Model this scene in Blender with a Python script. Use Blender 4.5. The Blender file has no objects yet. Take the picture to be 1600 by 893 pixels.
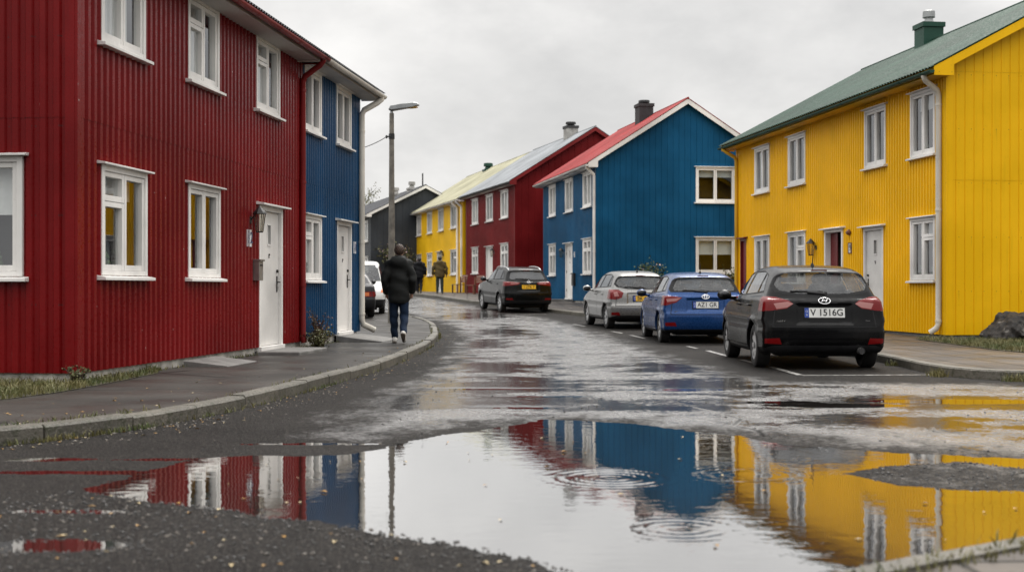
import bpy, bmesh, math, random
import numpy as np
from mathutils import Vector, Matrix
random.seed(7)
RNG = np.random.default_rng(11)
SC = bpy.context.scene
COL = SC.collection
R = math.radians

# ------------------------------------------------------------------ terrain
TY = [-60, 0, 26, 33, 40, 46, 50, 54, 60, 66, 75, 95, 150, 400]
TZ = [0, 0, 0, .07, .16, .26, .36, .50, .68, .79, .84, .90, .92, .92]
def zt(y):
    return float(np.interp(y, TY, TZ))
def lerp_poly(pts, n):
    """n points evenly spread over the knots of a polyline, smoothed (Catmull-Rom)"""
    P = np.array(pts, float)
    out = []
    k = len(P)
    for t in np.linspace(0, k - 1, n):
        i = min(int(t), k - 2); f = t - i
        p0 = P[max(i - 1, 0)]; p1 = P[i]; p2 = P[i + 1]; p3 = P[min(i + 2, k - 1)]
        out.append(0.5 * ((2 * p1) + (p2 - p0) * f + (2 * p0 - 5 * p1 + 4 * p2 - p3) * f * f + (3 * p1 - p0 - 3 * p2 + p3) * f ** 3))
    return np.array(out)

# ------------------------------------------------------------------ node helpers
class NT:
    def __init__(self, name):
        self.m = bpy.data.materials.new(name); self.m.use_nodes = True
        self.t = self.m.node_tree; self.t.nodes.clear()
        self.out = self.t.nodes.new('ShaderNodeOutputMaterial')
    def n(self, typ, ins=None, **props):
        nd = self.t.nodes.new('ShaderNode' + typ)
        for k, v in props.items(): setattr(nd, k, v)
        for k, v in (ins or {}).items(): self.set(nd.inputs[k], v)
        return nd
    def set(self, sock, v):
        if isinstance(v, bpy.types.NodeSocket): self.t.links.new(v, sock)
        elif isinstance(v, bpy.types.Node): self.t.links.new(v.outputs[0], sock)
        else:
            if isinstance(v, (tuple, list)) and len(v) == 3 and sock.type == 'RGBA': v = (*v, 1)
            sock.default_value = v
    def math(self, op, a, b=0.0, c=None, clamp=False):
        d = self.n('Math', {0: a, 1: b}, operation=op, use_clamp=clamp)
        if c is not None: self.set(d.inputs[2], c)
        return d.outputs[0]
    def ss(self, v, lo, hi, a=0.0, b=1.0):
        d = self.n('MapRange', {'Value': v, 'From Min': lo, 'From Max': hi, 'To Min': a, 'To Max': b}, interpolation_type='SMOOTHSTEP')
        return d.outputs[0]
    def mix(self, f, a, b):
        d = self.n('Mix', None, data_type='RGBA')
        self.set(d.inputs[0], f); self.set(d.inputs[6], a); self.set(d.inputs[7], b)
        return d.outputs[2]
    def coord(self, kind='Object', scale=(1, 1, 1)):
        c = self.n('TexCoord').outputs[kind]
        return self.n('Mapping', {'Vector': c, 'Scale': scale}).outputs[0]
    def noise(self, vec, scale, detail=3.0, rough=.55):
        return self.n('TexNoise', {'Vector': vec, 'Scale': scale, 'Detail': detail, 'Roughness': rough}).outputs[0]
    def bsdf(self, **ins):
        names = dict(col='Base Color', rough='Roughness', metal='Metallic', ior='IOR', spec='Specular IOR Level', nrm='Normal', trans='Transmission Weight', coat='Coat Weight', coatr='Coat Roughness', em='Emission Color', ems='Emission Strength', alpha='Alpha', sheen='Sheen Weight')
        return self.n('BsdfPrincipled', {names[k]: v for k, v in ins.items()})
    def done(self, shader, disp=None):
        self.set(self.out.inputs[0], shader)
        return self.m

MATS = {}
def plain(name, col, rough=.5, metal=0., spec=.5, var=.12, nscale=6., bump=0., bscale=60., coat=0.):
    t = NT(name)
    v = t.coord()
    n = t.noise(v, nscale, 5)
    a = tuple(c * (1 - var) for c in col); b = tuple(min(1, c * (1 + var)) for c in col)
    c = t.mix(t.ss(n, .3, .7), a, b)
    ins = dict(col=c, rough=t.ss(n, .25, .75, max(0, rough - .06), min(1, rough + .06)), metal=metal, spec=spec, coat=coat)
    if bump:
        ins['nrm'] = t.n('Bump', {'Strength': bump, 'Distance': .01, 'Height': t.noise(v, bscale, 3)}).outputs[0]
    MATS[name] = t.done(t.bsdf(**ins)); return MATS[name]

def painted(name, col, rough=.38, chips=0.0, streak=.25, dirtcol=(.05, .045, .04), spec=.22, screws=None, fade=1.0):
    """weathered paint on metal or timber siding: faint vertical run marks, fading, dust low down, small chips"""
    t = NT(name)
    v = t.coord()
    vs = t.coord('Object', (14, 14, .8))
    big = t.noise(v, .55, 4); st = t.noise(vs, 1.0, 4, .6); fine = t.noise(v, 22, 4, .65)
    dark = tuple(c * (1 - .26 * fade) for c in col); pale = tuple(min(1, c * (1 + .16 * fade) + .004) for c in col)
    c = t.mix(t.ss(big, .3, .7), dark, pale)
    c = t.mix(t.math('MULTIPLY', t.ss(st, .52, .78), streak), c, tuple(x * .6 for x in col))
    c = t.mix(t.math('MULTIPLY', t.ss(fine, .58, .75), .14), c, dirtcol)
    if screws:
        xyz = t.n('SeparateXYZ', {0: t.n('TexCoord').outputs['Object']})
        hx = t.math('ADD', xyz.outputs[0], xyz.outputs[1])
        ph, pz = screws
        fh = t.math('MULTIPLY', t.math('ABSOLUTE', t.math('SUBTRACT', t.math('FRACT', t.math('DIVIDE', hx, ph)), .5)), ph)
        fz = t.math('MULTIPLY', t.math('FRACT', t.math('DIVIDE', xyz.outputs[2], pz)), pz)
        head = t.math('MULTIPLY', t.ss(fh, .011, .006), t.ss(t.math('ABSOLUTE', t.math('SUBTRACT', fz, pz - .012)), .011, .006))
        run = t.math('MULTIPLY', t.math('MULTIPLY', t.ss(fh, .016, .004), t.ss(fz, pz - .28, pz - .01)), t.ss(t.noise(v, 2.3, 3), .48, .66))
        c = t.mix(t.math('MULTIPLY', run, .42), c, tuple(x * .45 + .012 for x in col))
        c = t.mix(t.math('MULTIPLY', head, .75), c, tuple(x * .3 + .02 for x in col))
    if chips:
        vo = t.n('TexVoronoi', {'Vector': t.coord('Object', (1, 1, .55)), 'Scale': 9.0, 'Randomness': 1.0}).outputs['Distance']
        ch = t.math('MULTIPLY', t.ss(vo, .075, .05), t.ss(t.noise(v, 1.1, 2), .55, .62))
        c = t.mix(t.math('MULTIPLY', ch, chips), c, (.55, .5, .47))
    rg = t.ss(fine, .3, .7, rough - .08, rough + .14)
    b = t.n('Bump', {'Strength': .12, 'Distance': .01, 'Height': t.noise(t.coord('Object', (1, 1, .35)), 9, 4)}).outputs[0]
    MATS[name] = t.done(t.bsdf(col=c, rough=rg, nrm=b, spec=spec)); return MATS[name]

def glassy(name, tint, ior=1.6, gl=(.95, .97, 1.0), rough=.0, dirt=.0):
    t = NT(name)
    bf = t.n('NewGeometry').outputs['Backfacing']
    fr = t.n('Fresnel', {'IOR': t.math('POWER', ior, t.math('SUBTRACT', 1.0, t.math('MULTIPLY', bf, 2.0)))}).outputs[0]
    lp = t.n('BsdfTransparent', {0: tint})
    v = t.coord()
    bp = t.n('Bump', {'Strength': .03, 'Distance': .02, 'Height': t.noise(v, 1.7, 2)}).outputs[0]
    g = t.n('BsdfGlossy', {0: gl, 'Roughness': rough, 'Normal': bp})
    mx = t.n('MixShader', {0: fr, 1: lp, 2: g})
    if dirt:
        d = t.n('BsdfDiffuse', {0: (.42, .40, .37)})
        f = t.math('MULTIPLY', t.ss(t.noise(v, 7, 5, .7), .4, .8), dirt)
        mx = t.n('MixShader', {0: f, 1: mx, 2: d})
    MATS[name] = t.done(mx); return MATS[name]

# ------------------------------------------------------------------ mesh helpers
class MB:
    def __init__(self): self.v = []; self.f = []; self.mi = []
    def add(self, vs, fs, mi=0):
        o = len(self.v); self.v.extend([tuple(map(float, p)) for p in vs])
        self.f.extend([tuple(i + o for i in f) for f in fs]); self.mi.extend([mi] * len(fs)); return self
    def box(self, x0, x1, y0, y1, z0, z1, M=None, mi=0):
        P = [(x, y, z) for z in (z0, z1) for y in (y0, y1) for x in (x0, x1)]
        if M is not None: P = [M @ Vector(p) for p in P]
        return self.add(P, [(0, 2, 3, 1), (4, 5, 7, 6), (0, 1, 5, 4), (2, 6, 7, 3), (0, 4, 6, 2), (1, 3, 7, 5)], mi)
    def tube(self, pts, r, n=10, cap=True, mi=0):
        pts = [Vector(p) for p in pts]; k = len(pts)
        rs = list(r) if hasattr(r, '__len__') else [r] * k
        vs = []; up = None
        for i, p in enumerate(pts):
            a = pts[max(i - 1, 0)]; b = pts[min(i + 1, k - 1)]
            d = (b - a).normalized()
            if up is None: up = Vector((0, 0, 1)) if abs(d.z) < .9 else Vector((1, 0, 0))
            s = d.cross(up).normalized(); up = s.cross(d).normalized()
            for j in range(n):
                t = 2 * math.pi * j / n
                vs.append(p + (s * math.cos(t) + up * math.sin(t)) * rs[i])
        fs = [(i * n + j, i * n + (j + 1) % n, (i + 1) * n + (j + 1) % n, (i + 1) * n + j) for i in range(k - 1) for j in range(n)]
        if cap: fs += [tuple(range(n))[::-1], tuple((k - 1) * n + j for j in range(n))]
        return self.add(vs, fs, mi)
    def prism(self, poly, ex, M=None, mi=0):
        """poly: list of 3-D points of a planar outline, ex: extrusion vector"""
        n = len(poly); e = Vector(ex)
        P = [Vector(p) for p in poly] + [Vector(p) + e for p in poly]
        if M is not None: P = [M @ p for p in P]
        return self.add(P, [tuple(range(n))[::-1], tuple(range(n, 2 * n))] + [(i, (i + 1) % n, n + (i + 1) % n, n + i) for i in range(n)], mi)
    def lathe(self, prof, n=24, M=None, mi=0, cap=True):
        vs = []
        for r, z in prof:
            for j in range(n):
                t = 2 * math.pi * j / n; p = Vector((r * math.cos(t), r * math.sin(t), z))
                vs.append(M @ p if M is not None else p)
        k = len(prof)
        return self.add(vs, [(i * n + j, i * n + (j + 1) % n, (i + 1) * n + (j + 1) % n, (i + 1) * n + j) for i in range(k - 1) for j in range(n)] + ([tuple(range(n))[::-1], tuple((k - 1) * n + j for j in range(n))] if cap else []), mi)
    def ball(self, c, rx, ry, rz, n=12, m=8, mi=0):
        vs = []; fs = []
        for i in range(m + 1):
            a = math.pi * i / m
            for j in range(n):
                b = 2 * math.pi * j / n
                vs.append((c[0] + rx * math.sin(a) * math.cos(b), c[1] + ry * math.sin(a) * math.sin(b), c[2] + rz * math.cos(a)))
        for i in range(m):
            for j in range(n): fs.append((i * n + j, (i + 1) * n + j, (i + 1) * n + (j + 1) % n, i * n + (j + 1) % n))
        return self.add(vs, fs, mi)
    def build(self, name, mat, parent=None, smooth=False, bevel=0, fix=True):
        me = bpy.data.meshes.new(name); me.from_pydata(self.v, [], self.f)
        for m in (mat if isinstance(mat, (list, tuple)) else [mat]): me.materials.append(m)
        me.polygons.foreach_set('material_index', self.mi)
        if fix:
            bm = bmesh.new(); bm.from_mesh(me)
            bmesh.ops.recalc_face_normals(bm, faces=bm.faces)
            bm.to_mesh(me); bm.free()
        if smooth is True: me.polygons.foreach_set('use_smooth', [True] * len(me.polygons))
        me.update()
        o = bpy.data.objects.new(name, me); COL.objects.link(o)
        if smooth == 'auto': shade_auto(me)
        if parent is not None: o.parent = parent
        if bevel:
            b = o.modifiers.new('edge', 'BEVEL'); b.width = bevel; b.segments = 2; b.limit_method = 'ANGLE'; b.harden_normals = False
        return o

def shade_auto(me, ang=40):
    me.polygons.foreach_set('use_smooth', [True] * len(me.polygons))
    bm = bmesh.new(); bm.from_mesh(me)
    for e in bm.edges:
        if len(e.link_faces) == 2 and e.calc_face_angle(0) > R(ang): e.smooth = False
    bm.to_mesh(me); bm.free()

def empty(name, loc=(0, 0, 0), rz=0.0, rx=0.0, ry=0.0):
    o = bpy.data.objects.new(name, None); COL.objects.link(o)
    o.location = loc; o.rotation_euler = (rx, ry, rz); o.empty_display_size = .2
    return o
def tag(o, label, cat, group=None, kind=None):
    o['label'] = label; o['category'] = cat
    if group: o['group'] = group
    if kind: o['kind'] = kind
    return o
def structure(o): o['kind'] = 'structure'; return o

def text_bm(s, size, M, mb, depth=.002, mi=0, align='CENTER'):
    cu = bpy.data.curves.new('letters', 'FONT'); cu.body = s; cu.size = size; cu.align_x = align; cu.align_y = 'CENTER'; cu.extrude = depth
    cu.offset = size * .012
    o = bpy.data.objects.new('letters', cu)
    me = bpy.data.meshes.new_from_object(o)
    mb.add([M @ v.co for v in me.vertices], [tuple(p.vertices) for p in me.polygons], mi)
    bpy.data.objects.remove(o); bpy.data.meshes.remove(me); bpy.data.curves.remove(cu)

# ------------------------------------------------------------------ signed distance tools
def sd_poly(px, pz, poly):
    P = np.asarray(poly, np.float64)
    d = np.full(px.shape, 1e9); s = np.ones(px.shape)
    n = len(P); j = n - 1
    for i in range(n):
        ex = P[j, 0] - P[i, 0]; ez = P[j, 1] - P[i, 1]
        wx = px - P[i, 0]; wz = pz - P[i, 1]
        t = np.clip((wx * ex + wz * ez) / (ex * ex + ez * ez + 1e-12), 0, 1)
        d = np.minimum(d, (wx - ex * t) ** 2 + (wz - ez * t) ** 2)
        c1 = pz >= P[i, 1]; c2 = pz < P[j, 1]; c3 = ex * wz > ez * wx
        flip = (c1 & c2 & c3) | (~c1 & ~c2 & ~c3)
        s = np.where(flip, -s, s); j = i
    return s * np.sqrt(d)
def chaikin(poly, it=2, q=.25):
    P = np.array(poly, float)
    for _ in range(it):
        N = np.roll(P, -1, 0)
        P = np.stack([P * (1 - q) + N * q, P * q + N * (1 - q)], 1).reshape(-1, 2)
    return P
def smin(a, b, k):
    h = np.clip(.5 + .5 * (b - a) / k, 0, 1)
    return b * (1 - h) + a * h - k * h * (1 - h)
def smax(a, b, k): return -smin(-a, -b, k)

def nets(fn, lo, hi, h, newton=2):
    """naive surface nets of fn(x,y,z)<0 and Newton steps on to the surface; returns verts, quads, normals"""
    ax = [np.arange(lo[i], hi[i] + h, h) for i in range(3)]
    X, Y, Z = np.meshgrid(*ax, indexing='ij')
    F = fn(X, Y, Z)
    S = F < 0
    nx, ny, nz = F.shape
    acc = np.zeros((nx - 1, ny - 1, nz - 1, 3)); cnt = np.zeros((nx - 1, ny - 1, nz - 1))
    cr = [(a, b, c) for a in (0, 1) for b in (0, 1) for c in (0, 1)]
    sl = lambda o: (slice(o[0], nx - 1 + o[0]), slice(o[1], ny - 1 + o[1]), slice(o[2], nz - 1 + o[2]))
    for o in cr:
        for a in range(3):
            if o[a] == 0:
                q = list(o); q[a] = 1
                f0 = F[sl(o)]; f1 = F[sl(q)]
                c = (f0 < 0) != (f1 < 0)
                t = np.where(c, f0 / np.where(c, f0 - f1, 1), 0)
                for k in range(3): acc[..., k] += c * (o[k] + (t if k == a else 0))
                cnt += c
    act = cnt > 0
    idx = -np.ones(act.shape, int); idx[act] = np.arange(act.sum())
    I = np.argwhere(act)
    V = np.array(lo) + (I + acc[act] / cnt[act][:, None]) * h
    Q = []
    for a in range(3):
        b, c = (a + 1) % 3, (a + 2) % 3
        s0 = [slice(None)] * 3; s1 = [slice(None)] * 3
        s0[a] = slice(0, -1); s1[a] = slice(1, None)
        d = S[tuple(s0)] != S[tuple(s1)]
        e = np.argwhere(d)
        e = e[(e[:, b] > 0) & (e[:, c] > 0) & (e[:, b] < F.shape[b] - 1) & (e[:, c] < F.shape[c] - 1)]
        fl = S[tuple(s0)][tuple(e.T)]
        ids = []
        for db, dc in ((-1, -1), (0, -1), (0, 0), (-1, 0)):
            g = e.copy(); g[:, b] += db; g[:, c] += dc
            ids.append(idx[tuple(g.T)])
        q = np.stack(ids, 1)
        q = np.where(fl[:, None], q, q[:, ::-1]); Q.append(q)
    Q = np.concatenate(Q)
    g = grad(fn, V)
    for _ in range(newton):
        f = fn(V[:, 0], V[:, 1], V[:, 2]); gl = (g ** 2).sum(1) + 1e-9
        st = np.clip(f / gl, -h * .6, h * .6)[:, None] * g
        V = V - st; g = grad(fn, V)
    return V, Q, g / (np.linalg.norm(g, axis=1, keepdims=True) + 1e-9)
def grad(fn, V, e=.004):
    g = np.empty_like(V)
    for k in range(3):
        d = np.zeros(3); d[k] = e
        A = V + d; B = V - d
        g[:, k] = (fn(A[:, 0], A[:, 1], A[:, 2]) - fn(B[:, 0], B[:, 1], B[:, 2])) / (2 * e)
    return g
def cap(x, y, z, a, b, ra, rb=None, sx=1., sy=1.):
    rb = ra if rb is None else rb
    ax, ay, az = a; bx, by, bz = b
    dx, dy, dz = bx - ax, by - ay, bz - az
    L = dx * dx + dy * dy + dz * dz + 1e-12
    t = np.clip(((x - ax) * dx + (y - ay) * dy + (z - az) * dz) / L, 0, 1)
    return np.sqrt(((x - ax - dx * t) / sx) ** 2 + ((y - ay - dy * t) / sy) ** 2 + (z - az - dz * t) ** 2) - (ra + (rb - ra) * t)
def ell(x, y, z, c, r):
    k = np.sqrt(((x - c[0]) / r[0]) ** 2 + ((y - c[1]) / r[1]) ** 2 + ((z - c[2]) / r[2]) ** 2)
    return (k - 1) * min(r)
def sdf_obj(name, fn, lo, hi, h, mat, parent=None):
    V, Q, N = nets(fn, lo, hi, h)
    me = bpy.data.meshes.new(name); me.from_pydata(V.tolist(), [], Q.tolist()); me.materials.append(mat)
    me.polygons.foreach_set('use_smooth', [True] * len(me.polygons)); me.update()
    o = bpy.data.objects.new(name, me); COL.objects.link(o)
    if parent is not None: o.parent = parent
    return o
# ------------------------------------------------------------------ houses
class Frame:
    def __init__(s, o, h, n): s.o = o; s.h = h; s.n = n
    def pt(s, a, d, z): return (s.o[0] + s.h[0] * a + s.n[0] * d, s.o[1] + s.h[1] * a + s.n[1] * d, z)
    def box(s, mb, a0, a1, d0, d1, z0, z1, mi=0):
        P = [s.pt(a, d, z) for z in (z0, z1) for d in (d0, d1) for a in (a0, a1)]
        return mb.add(P, [(0, 2, 3, 1), (4, 5, 7, 6), (0, 1, 5, 4), (2, 6, 7, 3), (0, 4, 6, 2), (1, 3, 7, 5)], mi)
    def mat(s, a, d, z):
        """matrix that lays text (its x to the right, y up) on the wall"""
        return Matrix(((s.h[0], 0, s.n[0], s.o[0] + s.h[0] * a + s.n[0] * d), (s.h[1], 0, s.n[1], s.o[1] + s.h[1] * a + s.n[1] * d), (0, 1, 0, z), (0, 0, 0, 1)))

PROF = {
    'trap': [(0, 0), (.36, 0), (.48, 1), (.88, 1), (1, 0)],
    'board': [(0, 0), (.90, 0), (.93, -1), (.97, -1), (1, 0)],
}
def wall_into(mb, fr, length, zb, ztop, openings, prof, pitch, depth, seams=(), peak=None):
    P = PROF[prof]
    pts = [(0.0, 0.0)]
    k = 0
    while k * pitch < length:
        for a, d in P[1:]:
            s = (k + a) * pitch
            if s < length: pts.append((s, d * depth))
        k += 1
    pts.append((length, 0.0))
    S = np.array([p[0] for p in pts]); Dp = np.array([p[1] for p in pts])
    xs = set(S.tolist())
    for o in openings: xs |= {o[0], o[1]}
    if peak: xs.add(peak)
    xs = sorted(x for x in xs if 0 <= x <= length)
    xs = [x for i, x in enumerate(xs) if i == 0 or x - xs[i - 1] > 1e-5]
    for a, b in zip(xs[:-1], xs[1:]):
        m = (a + b) / 2
        da, db = np.interp(a, S, Dp), np.interp(b, S, Dp)
        cuts = sorted((o[2], o[3]) for o in openings if o[0] < m < o[1])
        iv = []; z = zb
        for lo, hi in cuts:
            iv.append((z, lo)); z = hi
        iv.append((z, None))
        for lo, hi in iv:
            zs = [lo] + [q for q in seams if q > lo + .02 and (hi is None or q < hi - .02) and q < min(ztop(a), ztop(b)) - .02] + [hi]
            for i in range(len(zs) - 1):
                l, h = zs[i], zs[i + 1]
                off = .005 * sum(1 for q in seams if q <= l + 1e-6)
                ha, hb = (ztop(a), ztop(b)) if h is None else (h, h)
                if max(ha, hb) - l < 1e-4: continue
                mb.add([fr.pt(a, da + off, l), fr.pt(b, db + off, l), fr.pt(b, db + off, hb), fr.pt(a, da + off, ha)], [(0, 1, 2, 3)])

def curtain_into(mb, fr, a0, a1, d, z0, z1, amp=.018, wl=.11):
    n = max(6, int((a1 - a0) / .02))
    ph = random.random() * 6
    for i in range(n):
        q = [a0 + (a1 - a0) * j / n for j in (i, i + 1)]
        w = [d + amp * math.sin(x / wl * 6.28 + ph) + amp * .5 * math.sin(x / wl * 2.9 + ph * 2) for x in q]
        mb.add([fr.pt(q[0], w[0], z0), fr.pt(q[1], w[1], z0), fr.pt(q[1], w[1], z1), fr.pt(q[0], w[0], z1)], [(0, 1, 2, 3)])

def window(root, fr, s0, s1, z0, z1, style='plain', cur=None, white='white_paint', head=True, far=False, split=.5, glass='window_glass'):
    """casing, two sashes with panes, sill and head board; style 'tl' / 'tr' / 'tt' puts a transom in the left / right / both sashes"""
    mb = MB(); c = .065
    dp = .045
    fr.box(mb, s0, s0 + c, -.09, dp, z0, z1); fr.box(mb, s1 - c, s1, -.09, dp, z0, z1)
    fr.box(mb, s0 + c, s1 - c, -.09, dp - .003, z1 - c, z1); fr.box(mb, s0 + c, s1 - c, -.09, dp - .003, z0, z0 + c * .8)
    m = s0 + c + (s1 - s0 - 2 * c) * split
    sash = [(s0 + c, m - .004), (m + .004, s1 - c)]
    b = .058; pan = MB()
    for k, (a, e) in enumerate(sash):
        lo, hi = z0 + c * .8 + .003, z1 - c - .003
        cells = [(lo, hi)]
        if style == 'tt' or (style == 'tl' and k == 0) or (style == 'tr' and k == 1):
            zc = lo + (hi - lo) * .70
            cells = [(lo, zc - .004), (zc + .004, hi)]
        for l, h in cells:
            d1 = dp - .02
            fr.box(mb, a + .002, a + b, -.06, d1, l, h); fr.box(mb, e - b, e - .002, -.06, d1, l, h)
            fr.box(mb, a + b, e - b, -.06, d1 - .003, l, l + b * 1.15); fr.box(mb, a + b, e - b, -.06, d1 - .003, h - b, h)
            pan.add([fr.pt(a + b - .01, -.03, l + b), fr.pt(e - b + .01, -.03, l + b), fr.pt(e - b + .01, -.03, h - b + .01), fr.pt(a + b - .01, -.03, h - b + .01)], [(0, 1, 2, 3)])
    w = mb.build('window', MATS[white], root, bevel=0 if far else .004)
    pan.build('pane', MATS[glass], w, fix=False)
    sb = MB(); ov = .07
    P = [fr.pt(s0 - ov, -.03, z0 + .004), fr.pt(s0 - ov, .12, z0 - .022), fr.pt(s0 - ov, .12, z0 - .058), fr.pt(s0 - ov, -.03, z0 - .058)]
    sb.prism(P, Vector(fr.pt(1, 0, 0)) * 1.0 * (s1 - s0 + 2 * ov) - Vector(fr.pt(0, 0, 0)) * (s1 - s0 + 2 * ov))
    sb.build('sill', MATS[white], w, bevel=0 if far else .004)
    if head:
        hb = MB()
        P = [fr.pt(s0 - ov, -.02, z1 + .045), fr.pt(s0 - ov, .11, z1 + .022), fr.pt(s0 - ov, .11, z1 + .002), fr.pt(s0 - ov, -.02, z1 + .002)]
        hb.prism(P, (Vector(fr.pt(1, 0, 0)) - Vector(fr.pt(0, 0, 0))) * (s1 - s0 + 2 * ov))
        hb.build('head_board', MATS[white], w, bevel=0 if far else .003)
    if cur:
        cb = MB(); a0, a1 = s0 + c, s1 - c; H = z1 - z0
        if cur == 'net': curtain_into(cb, fr, a0, a1, -.17, z0 + .03, z1 - .03, .012, .09)
        elif cur == 'half': curtain_into(cb, fr, a0, a1, -.17, z0 + H * .52, z1 - .03, .003, .3)
        elif cur == 'sides':
            curtain_into(cb, fr, a0, a0 + (a1 - a0) * .2, -.2, z0 + .03, z1 - .03); curtain_into(cb, fr, a1 - (a1 - a0) * .24, a1, -.2, z0 + .03, z1 - .03)
        elif cur == 'third': curtain_into(cb, fr, a0, a1, -.17, z0 + H * .72, z1 - .03, .003, .3)
        cb.build('curtain', MATS['curtain'], w, smooth=True, fix=False)
        if cur in ('third', 'half', 'sides') and not far:
            for q in range(3):
                pm = MB()
                x = a0 + (a1 - a0) * random.uniform(.12, .88); zz = z0 + .06
                pm.lathe([(.03, 0), (.045, .03), (.05, .09), (.04, .12)], 10, Matrix.Translation(fr.pt(x, -.12, zz)))
                for u in range(7):
                    pm.ball(Vector(fr.pt(x + random.uniform(-.05, .05), -.12 + random.uniform(-.03, .03), zz + random.uniform(.13, .25))), .02, .02, .028, 6, 4)
                pm.build('sill_plant', MATS['pot_plant'], w)
    return w

def door(root, fr, s0, s1, z0, z1, leaf='door_white', white='white_paint', hinge_left=True, far=False, open_in=False, lite=True):
    mb = MB(); c = .075
    fr.box(mb, s0, s0 + c, -.12, .04, z0, z1); fr.box(mb, s1 - c, s1, -.12, .04, z0, z1); fr.box(mb, s0 + c, s1 - c, -.12, .037, z1 - c, z1)
    fr.box(mb, s0 - .01, s1 + .01, -.1, .075, z0 - .04, z0 + .025)
    a0, a1 = s0 + c + .006, s1 - c - .006; t0, t1 = z0 + .035, z1 - c - .006
    lf = MB(); d = -.015
    cx = a0 + (a1 - a0) * .52; w = .075; zl, zh = t0 + (t1 - t0) * .76, t0 + (t1 - t0) * .90
    if open_in:
        fr.box(lf, a0, a0 + .45, -.12, -.10, t0, t1)
        fr.box(lf, a0 + .45, a1, -.26, -.22, t0, t1)
    elif lite:
        fr.box(lf, a0, cx - w, d - .045, d, t0, t1); fr.box(lf, cx + w, a1, d - .045, d, t0, t1)
        fr.box(lf, cx - w, cx + w, d - .045, d, t0, zl); fr.box(lf, cx - w, cx + w, d - .045, d, zh, t1)
    else: fr.box(lf, a0, a1, d - .045, d, t0, t1)
    dr = lf.build('door', MATS[leaf], root)
    mb.build('door_frame', MATS[white], dr, bevel=0 if far else .004)
    if lite and not open_in:
        p = MB(); p.add([fr.pt(cx - w, d - .03, zl), fr.pt(cx + w, d - .03, zl), fr.pt(cx + w, d - .03, zh), fr.pt(cx - w, d - .03, zh)], [(0, 1, 2, 3)]); p.build('pane', MATS['window_glass'], dr, fix=False)
        q = MB(); fr.box(q, cx - w - .02, cx + w + .02, d - .2, d - .046, zl - .02, zh + .02); q.build('door_lining', MATS['interior'], dr)
        q = MB()
        for e in ((cx - w - .018, cx - w, zl - .018, zh + .018), (cx + w, cx + w + .018, zl - .018, zh + .018), (cx - w, cx + w, zl - .03, zl), (cx - w, cx + w, zh, zh + .018)):
            fr.box(q, e[0], e[1], d - .01, d + .012, e[2], e[3])
        q.build('pane_trim', MATS[white], dr)
    hx = a1 - .09 if hinge_left else a0 + .09
    sg = -1 if hinge_left else 1
    h = MB(); zc = z0 + 1.02
    if not open_in:
        fr.box(h, hx - .022, hx + .022, d, d + .012, zc - .13, zc + .13)
        h.tube([fr.pt(hx, d, zc + .03), fr.pt(hx, d + .06, zc + .03), fr.pt(hx + sg * .03, d + .065, zc + .03), fr.pt(hx + sg * .14, d + .065, zc + .028)], .011, 8)
        h.tube([fr.pt(hx, d, zc + .21), fr.pt(hx, d + .03, zc + .21)], .026, 12)
        h.build('handle', MATS['dark_metal'], dr, smooth='auto')
        if lite:
            k = MB(); k.tube([fr.pt(cx, d, t0 + (t1 - t0) * .68), fr.pt(cx, d + .018, t0 + (t1 - t0) * .68)], .016, 10); fr.box(k, cx - .012, cx + .012, d, d + .008, t0 + (t1 - t0) * .655, t0 + (t1 - t0) * .672)
            k.build('peephole', MATS['dark_metal'], dr)
            hs = a1 + .002 if not hinge_left else a0 - .002
            for zz in (.15, .5, .85):
                hg = MB()
                hg.tube([fr.pt(hs, d + .01, t0 + (t1 - t0) * zz - .05), fr.pt(hs, d + .01, t0 + (t1 - t0) * zz + .05)], .011, 8)
                hg.build('hinge', MATS['dark_metal'], dr)
    hb = MB()
    P = [fr.pt(s0 - .12, -.02, z1 + .06), fr.pt(s0 - .12, .15, z1 + .028), fr.pt(s0 - .12, .15, z1 + .004), fr.pt(s0 - .12, -.02, z1 + .004)]
    hb.prism(P, (Vector(fr.pt(1, 0, 0)) - Vector(fr.pt(0, 0, 0))) * (s1 - s0 + .24))
    hb.build('head_board', MATS[white], dr)
    return dr

def wall_lantern(root, fr, s, z, k=1.0):
    m = MB()
    m.tube([fr.pt(s, 0, z + .02), fr.pt(s, .03, z + .02)], .05 * k, 12)
    m.tube([fr.pt(s, .02, z + .02), fr.pt(s, .10, z + .10 * k), fr.pt(s, .16, z + .17 * k)], .012, 8)
    c = Vector(fr.pt(s, .16, z))
    m.lathe([(.10 * k, .10 * k), (.085 * k, .125 * k), (.05 * k, .16 * k), (.02 * k, .19 * k), (.006, .21 * k)], 8, Matrix.Translation(c))
    m.lathe([(.045 * k, -.15 * k), (.05 * k, -.135 * k)], 8, Matrix.Translation(c))
    for j in range(6):
        a = j * math.pi / 3
        m.tube([c + Vector((.045 * k * math.cos(a), .045 * k * math.sin(a), -.14 * k)), c + Vector((.08 * k * math.cos(a), .08 * k * math.sin(a), .10 * k))], .006, 5)
    o = m.build('wall_lantern', MATS['black_metal'], root)
    g = MB(); g.lathe([(.042 * k, -.135 * k), (.074 * k, .10 * k)], 12, Matrix.Translation(c)); g.build('lamp_glass', MATS['lantern_glass'], o)
    return o

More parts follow.
